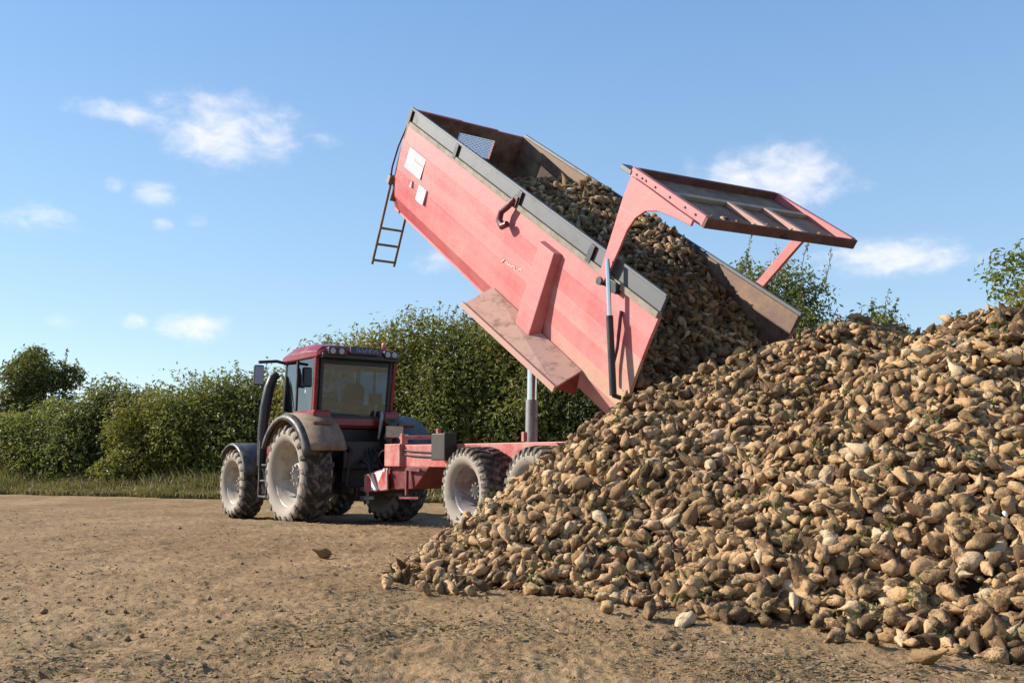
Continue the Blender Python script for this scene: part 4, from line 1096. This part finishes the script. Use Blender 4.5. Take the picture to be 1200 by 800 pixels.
# ----------------------------------------------------------------- hedge and trees
def leaf_cloud(rng, pos, out, size, tone):
    n = len(pos)
    nr = out*.55 + rng.normal(size=(n,3))*.55 + np.array([0,0,.35]); nr /= np.linalg.norm(nr, axis=1, keepdims=True)
    a = rng.normal(size=(n,3)); a -= nr*(a*nr).sum(1, keepdims=True); a /= np.linalg.norm(a, axis=1, keepdims=True); b_ = np.cross(nr, a)
    l = size*rng.uniform(.65,1.35,(n,1)); w = l*rng.uniform(.30,.48,(n,1))
    V = np.stack([pos-a*l*.5, pos+b_*w*.5+nr*l*.06, pos+a*l*.5-nr*l*.10, pos-b_*w*.5+nr*l*.06], 1).reshape(-1,3)
    return V, np.repeat(tone, 4)
def make_bush(name, label, cat, group, loc, seed, w, dp, h, n, leaf, mat, shoots=14, trunk_h=.0, lobes=16, low=.0, hull=False):
    rng = np.random.default_rng(seed)
    root = empty(name, loc); tag(root, label, cat, group)
    # lobes
    cs = np.stack([rng.uniform(-.5,.5,lobes)*w*.82, rng.uniform(-.5,.5,lobes)*dp*.8, 0*np.zeros(lobes)], -1)
    env = np.sqrt(np.clip(1-(cs[:,0]/(w*.62))**2, .12, 1))
    cs[:,2] = trunk_h + (h*.96*env-trunk_h)*np.where(np.arange(lobes) % 3 == 0, rng.uniform(low,.35+low,lobes), rng.uniform(low,1,lobes)**.65)
    rs = rng.uniform(.14,.25,lobes)*min(w,h)*1.0
    cs[:,2] = np.minimum(cs[:,2], (h-rs*1.05)*(.72+.28*env))
    k = rng.choice(lobes, n, p=rs**2/np.sum(rs**2))
    dv = rng.normal(size=(n,3)); dv /= np.linalg.norm(dv, axis=1, keepdims=True)
    rad = rs[k]*(1-.55*rng.random(n)**2.2)*(1+.18*rng.normal(size=n))
    pos = cs[k] + dv*rad[:,None]*np.array([1,1,.95])
    if hull:
        m = int(n*1.1); q = rng.normal(size=(m,3)); q /= np.linalg.norm(q, axis=1, keepdims=True)
        q[:,1] = -np.abs(q[:,1])*np.where(rng.random(m) < .75, 1, -1)
        sup = (np.abs(q)**2.5).sum(1)**(-1/2.5)
        bump = 1 + .34*fbm(q[:,0]*2.4+seed, q[:,1]*2.4, q[:,2]*2.4, o=3, s=seed+3) + .07*rng.normal(size=m)*np.clip(q[:,2]+.2,0,1)
        rr_ = sup*bump*(1-.34*rng.random(m)**1.6)
        hp_ = q*rr_[:,None]*np.array([w*.60, dp*.5, 1]); top = h*.88
        hp_[:,2] = np.where(q[:,2] > 0, top*.40+hp_[:,2]*top*.60, top*.40+hp_[:,2]*top*.44)
        pos = np.vstack([pos, hp_]); dv = np.vstack([dv, q*np.array([1,1,.8])]); k = np.concatenate([k, rng.integers(0, lobes, m)])
        n = len(pos)
    # twigs: leaves gather in clumps
    cl = fbm(pos[:,0]*2.4+seed, pos[:,1]*2.4, pos[:,2]*2.4, o=2, s=seed)
    keep = (pos[:,2] > .05) & (cl > -.42+.25*rng.random(n)-.15)
    pos, dv, k = pos[keep], dv[keep], k[keep]
    tl = rng.random(lobes)*.5
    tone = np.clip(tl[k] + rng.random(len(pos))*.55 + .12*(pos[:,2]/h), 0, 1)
    Vs, Ts = [], []
    V, T = leaf_cloud(rng, pos, dv, leaf, tone); Vs.append(V); Ts.append(T)
    st = MB()
    st_n = 5 if trunk_h == 0 else 1
    for q in range(st_n):
        bx, by = (rng.uniform(-.25,.25)*w, rng.uniform(-.2,.2)*dp) if st_n > 1 else (0,0)
        tx, ty = bx+rng.uniform(-.12,.12)*w, by+rng.uniform(-.1,.1)*dp
        r0 = .05*h**.5 if st_n > 1 else .045*h
        st.tube([(bx,by,-.15),(bx*.9+tx*.1,by,h*.3),(tx,ty,h*.72)], [r0,r0*.7,r0*.25], 7)
    for q in range(min(lobes, 12)):
        c = cs[q]; st.tube([(c[0]*.35,c[1]*.35,max(.1,c[2]*.45)),(c[0]*.75,c[1]*.75,c[2]*.8),tuple(c)], [.03*h**.4,.02*h**.4,.008*h**.4], 5)
    for q in range(shoots):
        j = rng.integers(0, lobes)
        b0 = cs[j] + np.array([rng.uniform(-.7,.7)*rs[j], rng.uniform(-.5,.5)*rs[j], rs[j]*.5])
        ln = rng.uniform(.5,1.3)*h*.12; lean = np.array([rng.normal(0,.18), rng.normal(0,.18), 1.])
        e = b0+lean*ln; st.tube([tuple(b0), tuple((b0+e)/2+rng.normal(0,.03,3)), tuple(e)], [.014,.010,.004], 4)
        m = int(rng.integers(14, 30)); t = rng.random(m)[:,None]**.8
        pp = b0 + (e-b0)*t + rng.normal(0,.055,(m,3))*(1.2-t)*1.6
        V, T = leaf_cloud(rng, pp, rng.normal(size=(m,3))*.6, leaf*.85, np.clip(.45+rng.random(m)*.5,0,1)); Vs.append(V); Ts.append(T)
    V = np.vstack(Vs); F = np.arange(len(V)).reshape(-1,4)
    cr = mesh_np('crown', V, F, mat, False, {'tone': np.concatenate(Ts)}); cr.parent = root
    st.build('trunk', M['bark'], root)
    return root
def hy(x): return 30.8-.40*x
def gzf(x, y): return float(ground_base(np.array([x]), np.array([y]))[0])
G = 'bushes of the hedge along the far edge of the field'
# (x, depth offset, width, height, leaves, leaf size, material, shoots, label)
BUSH = [
 (-24.5,.3,5.2,3.5,8000,.20,'leaf_green',18,'leafy green bush at the far left end of the field hedge, under the dark tree'),
 (-21.2,.0,4.6,3.5,8000,.20,'leaf_olive',16,'olive green bush in the field hedge just right of the dark tree'),
 (-18.2,.4,4.4,4.0,8000,.20,'leaf_green',16,'low rounded hedge bush in the dip between dark tree and darker clump'),
 (-15.3,.6,4.2,4.7,8500,.20,'leaf_dark',22,'taller dark hedge bush midway between the left tree and tractor'),
 (-12.9,-.2,3.6,4.2,7500,.19,'leaf_olive',16,'yellowish hedge bush left of the tractor mirror'),
 (-10.6,.2,3.8,4.8,8000,.19,'leaf_green',18,'green hedge bush directly behind the tractor exhaust pipe'),
 (-8.2,.4,3.4,4.5,7500,.19,'leaf_dark',16,'dark hedge bush hidden behind the tractor cab'),
 (-5.6,.2,3.6,6.2,10000,.19,'leaf_olive',18,'tall golden olive hedge bush rising above the tractor cab roof'),
 (-3.2,.3,3.6,6.7,10000,.19,'leaf_olive',20,'tallest olive hedge bush between the cab and the raised trailer body'),
 (-.9,.1,3.4,6.6,9500,.185,'leaf_green',16,'green hedge bush left of the chrome tipping ram'),
 (1.4,.2,3.4,6.2,9000,.185,'leaf_green',14,'green hedge bush behind the chrome tipping ram'),
 (3.7,.3,3.4,6.0,8000,.18,'leaf_dark',14,'dark hedge bush below the raised trailer body'),
 (6.0,.2,3.0,5.8,6000,.18,'leaf_green',14,'hedge bush behind the raised trailer load'),
 (7.9,-.6,2.5,7.5,7500,.17,'leaf_green',26,'bush with upright shoots seen beneath the raised tailgate'),
 (10.6,-.6,1.9,6.0,5200,.17,'leaf_green',26,'thin bush with wispy shoots at the dip of the heap'),
 (12.2,.2,2.4,4.7,4000,.17,'leaf_green',10,'low bush showing over the heap crest'),
]
for k, (x, dy, w, h, n, lf, mt, sh, lab) in enumerate(BUSH):
    y = hy(x)+dy+1.2
    make_bush('hedge_bush', lab, 'bush', G, (x, y, gzf(x, y)), 300+k, w*1.42, 3.4, h, int(n*1.7), lf*.95, M[mt], int(sh*1.6), 0, 26, hull=True)
make_bush('broadleaf_tree', 'round dark broadleaf tree standing beyond the hedge at far left', 'tree', None, (-30.9, 61, -.2), 777, 4.3, 4.4, 9.0, 17000, .30, M['leaf_dark'], 26, 2.2, 30, .12)
make_bush('broadleaf_tree', 'bright green tree at the right edge standing behind the heap', 'tree', None, (14.8, 24.2, -.2), 779, 4.2, 3.6, 7.4, 15000, .19, M['leaf_green'], 22, 1.6, 30, .05)
# verge of grass and weeds at the foot of the hedge
def verge():
    n = 52000
    x = RNG.uniform(-27, 5, n); t = RNG.random(n)**1.3; y = hy(x)-2.9+t*4.2 + .35*fbm(x*.8, x*0, o=2, s=5)
    patch = .5+.5*fbm(x*.5, y*.8, o=3, s=171)
    z = gzf_np(x, y); h = (.20+1.9*t*patch+.35*RNG.random(n)*t)*RNG.uniform(.5,1.2,n)
    w = RNG.uniform(.022,.06,n); a = RNG.uniform(0,6.28,n); lx, ly = RNG.normal(0,.28,n)*h, RNG.normal(0,.28,n)*h
    P0 = np.stack([x-np.cos(a)*w, y-np.sin(a)*w, z-.02],-1); P1 = np.stack([x+np.cos(a)*w, y+np.sin(a)*w, z-.02],-1)
    P2 = np.stack([x+lx*.5+np.cos(a)*w*.8, y+ly*.5+np.sin(a)*w*.8, z+h*.6],-1); P3 = np.stack([x+lx, y+ly, z+h],-1)
    V = np.stack([P0,P1,P2,P3],1).reshape(-1,3); F = np.arange(n*4).reshape(-1,4)
    tone = np.clip(.15+.5*(1-patch)+.4*RNG.random(n)+.25*(1-t)-.1, 0, 1)
    # broad weed leaves among the grass
    m = 30000; wx = RNG.uniform(-27,5,m); tt = RNG.random(m)**.7; wy = hy(wx)-2.2+tt*3.2
    pz = .5+.5*fbm(wx*.7, wy*.7, o=2, s=181)
    pos = np.stack([wx,wy,gzf_np(wx,wy)+RNG.random(m)*(.2+2.1*tt*pz)],-1)
    V2, T2 = leaf_cloud(RNG, pos, RNG.normal(size=(m,3))*.6+np.array([0,-.4,.3]), .13, np.clip(.15+RNG.random(m)*.6,0,1))
    F2 = np.arange(len(V2)).reshape(-1,4)+len(V)
    tag(mesh_np('verge_grass', np.vstack([V,V2]), np.vstack([F,F2]), M['weed'], False, {'tone': np.concatenate([np.repeat(tone,4),T2])}), 'rough grass and weeds along the foot of the hedge', 'grass', kind='stuff')
def gzf_np(x, y): return ground_base(x, y)
verge()

# ----------------------------------------------------------------- light
SUN_EL, SUN_DIR = R(31), Vector((-.982,.191,0)).normalized()
sd = Vector((SUN_DIR.x*math.cos(SUN_EL), SUN_DIR.y*math.cos(SUN_EL), math.sin(SUN_EL)))
sl = D.lights.new('sun', 'SUN'); sl.energy = 5.0; sl.angle = R(.53); sl.color = (1, .93, .82)
so = D.objects.new('sun', sl); COL.objects.link(so); so.rotation_euler = sd.to_track_quat('Z','Y').to_euler(); so.location = (-20,-6,25)

w = D.worlds.new('World'); SC.world = w; w.use_nodes = True
t = w.node_tree; t.nodes.clear()
class WT(NT):
    def __init__(self): self.t = t; self.n = t.nodes
q = WT()
out = q.N('ShaderNodeOutputWorld'); bg = q.N('ShaderNodeBackground')
sky = q.N('ShaderNodeTexSky', sky_type='NISHITA'); sky.sun_disc = False; sky.sun_elevation = SUN_EL
sky.sun_rotation = math.atan2(sd.x, sd.y); sky.altitude = 60; sky.air_density = 1.0; sky.dust_density = .15; sky.ozone_density = 2.2
SKY_S = .118
gen = q.coord('Generated')
sx = q.N('ShaderNodeSeparateXYZ'); q.L(gen, sx.inputs[0])
az = q.math('ARCTAN2', sx.outputs[0], sx.outputs[1]); el = q.math('ARCSINE', sx.outputs[2])
CL = [(-0.4122,0.3347,0.0564,0.0127),(-0.3057,0.3307,0.0773,0.0345),(-0.3738,0.2590,0.0236,0.0145),(-0.3643,0.2305,0.0127,0.0082),(-0.3316,0.2365,0.0127,0.0082),(-0.4806,0.2255,0.0409,0.0200),(-0.3273,0.1286,0.0364,0.0173),(-0.3856,0.1327,0.0145,0.0091),(0.2780,0.2825,0.0818,0.0327),(0.3948,0.1943,0.0773,0.0200),(-0.0850,0.2066,0.0273,0.0182),(-0.4455,0.1292,0.0227,0.0109),(-0.4101,0.2635,0.0127,0.0091),(-0.2040,0.3262,0.0227,0.0127)]
AMP = [.75,1.0,.7,.55,.6,.5,.85,.6,1.05,.95,.6,.35,.5,.3]
best = None
for (a, e, sa, se), am in zip(CL, AMP):
    da = q.math('DIVIDE', q.math('SUBTRACT', az, a), sa*1.15); de = q.math('DIVIDE', q.math('SUBTRACT', el, e), se*1.15)
    r2 = q.math('ADD', q.math('MULTIPLY', da, da), q.math('MULTIPLY', de, de))
    m = q.math('SUBTRACT', am, r2)
    best = m if best is None else q.math('MAXIMUM', best, m)
n1 = q.N('ShaderNodeTexNoise'); n1.inputs['Scale'].default_value = 26; n1.inputs['Detail'].default_value = 8; n1.inputs['Roughness'].default_value = .6; n1.inputs['Distortion'].default_value = .3
mp = q.N('ShaderNodeMapping'); mp.inputs['Scale'].default_value = (1,1,1.8); q.L(gen, mp.inputs[0]); q.L(mp.outputs[0], n1.inputs['Vector'])
dens = q.math('ADD', best, q.math('MULTIPLY', q.math('SUBTRACT', n1.outputs['Fac'], .5), 2.6))
mask = q.N('ShaderNodeMapRange', interpolation_type='SMOOTHERSTEP'); q.L(dens, mask.inputs[0]); mask.inputs[1].default_value = -.35; mask.inputs[2].default_value = 1.85; mask.inputs[3].default_value = 0; mask.inputs[4].default_value = .85
hs = q.N('ShaderNodeHueSaturation'); hs.inputs['Saturation'].default_value = 1.08; hs.inputs['Value'].default_value = 1.0; q.L(sky.outputs[0], hs.inputs['Color'])
er = q.N('ShaderNodeValToRGB'); els = er.color_ramp.elements; els.new(.5)
for e_, (p_, c_) in zip(els, ((0, (.275,.36,.435,1)), (.5, (.20,.315,.45,1)), (1, (.12,.235,.435,1)))): e_.position = p_; e_.color = c_
q.L(q.math('MULTIPLY', el, 2.0, True), er.inputs[0])
even = q.N('ShaderNodeVectorMath', operation='SCALE'); even.inputs[3].default_value = 10.0; q.L(er.outputs[0], even.inputs[0])
skyc = q.mix(.55, hs.outputs[0], even.outputs[0])
cm = q.mix(mask.outputs[0], skyc, (5.9,5.7,5.9))
q.L(cm, bg.inputs[0]); bg.inputs[1].default_value = SKY_S; q.L(bg.outputs[0], out.inputs[0])

SC.view_settings.view_transform = 'Standard'; SC.view_settings.look = 'None'; SC.view_settings.exposure = .72; SC.view_settings.gamma = 1; SC.view_settings.use_curve_mapping = False
SC.render.engine = 'CYCLES'; SC.cycles.use_denoising = True; SC.cycles.max_bounces = 6; SC.cycles.transparent_max_bounces = 12
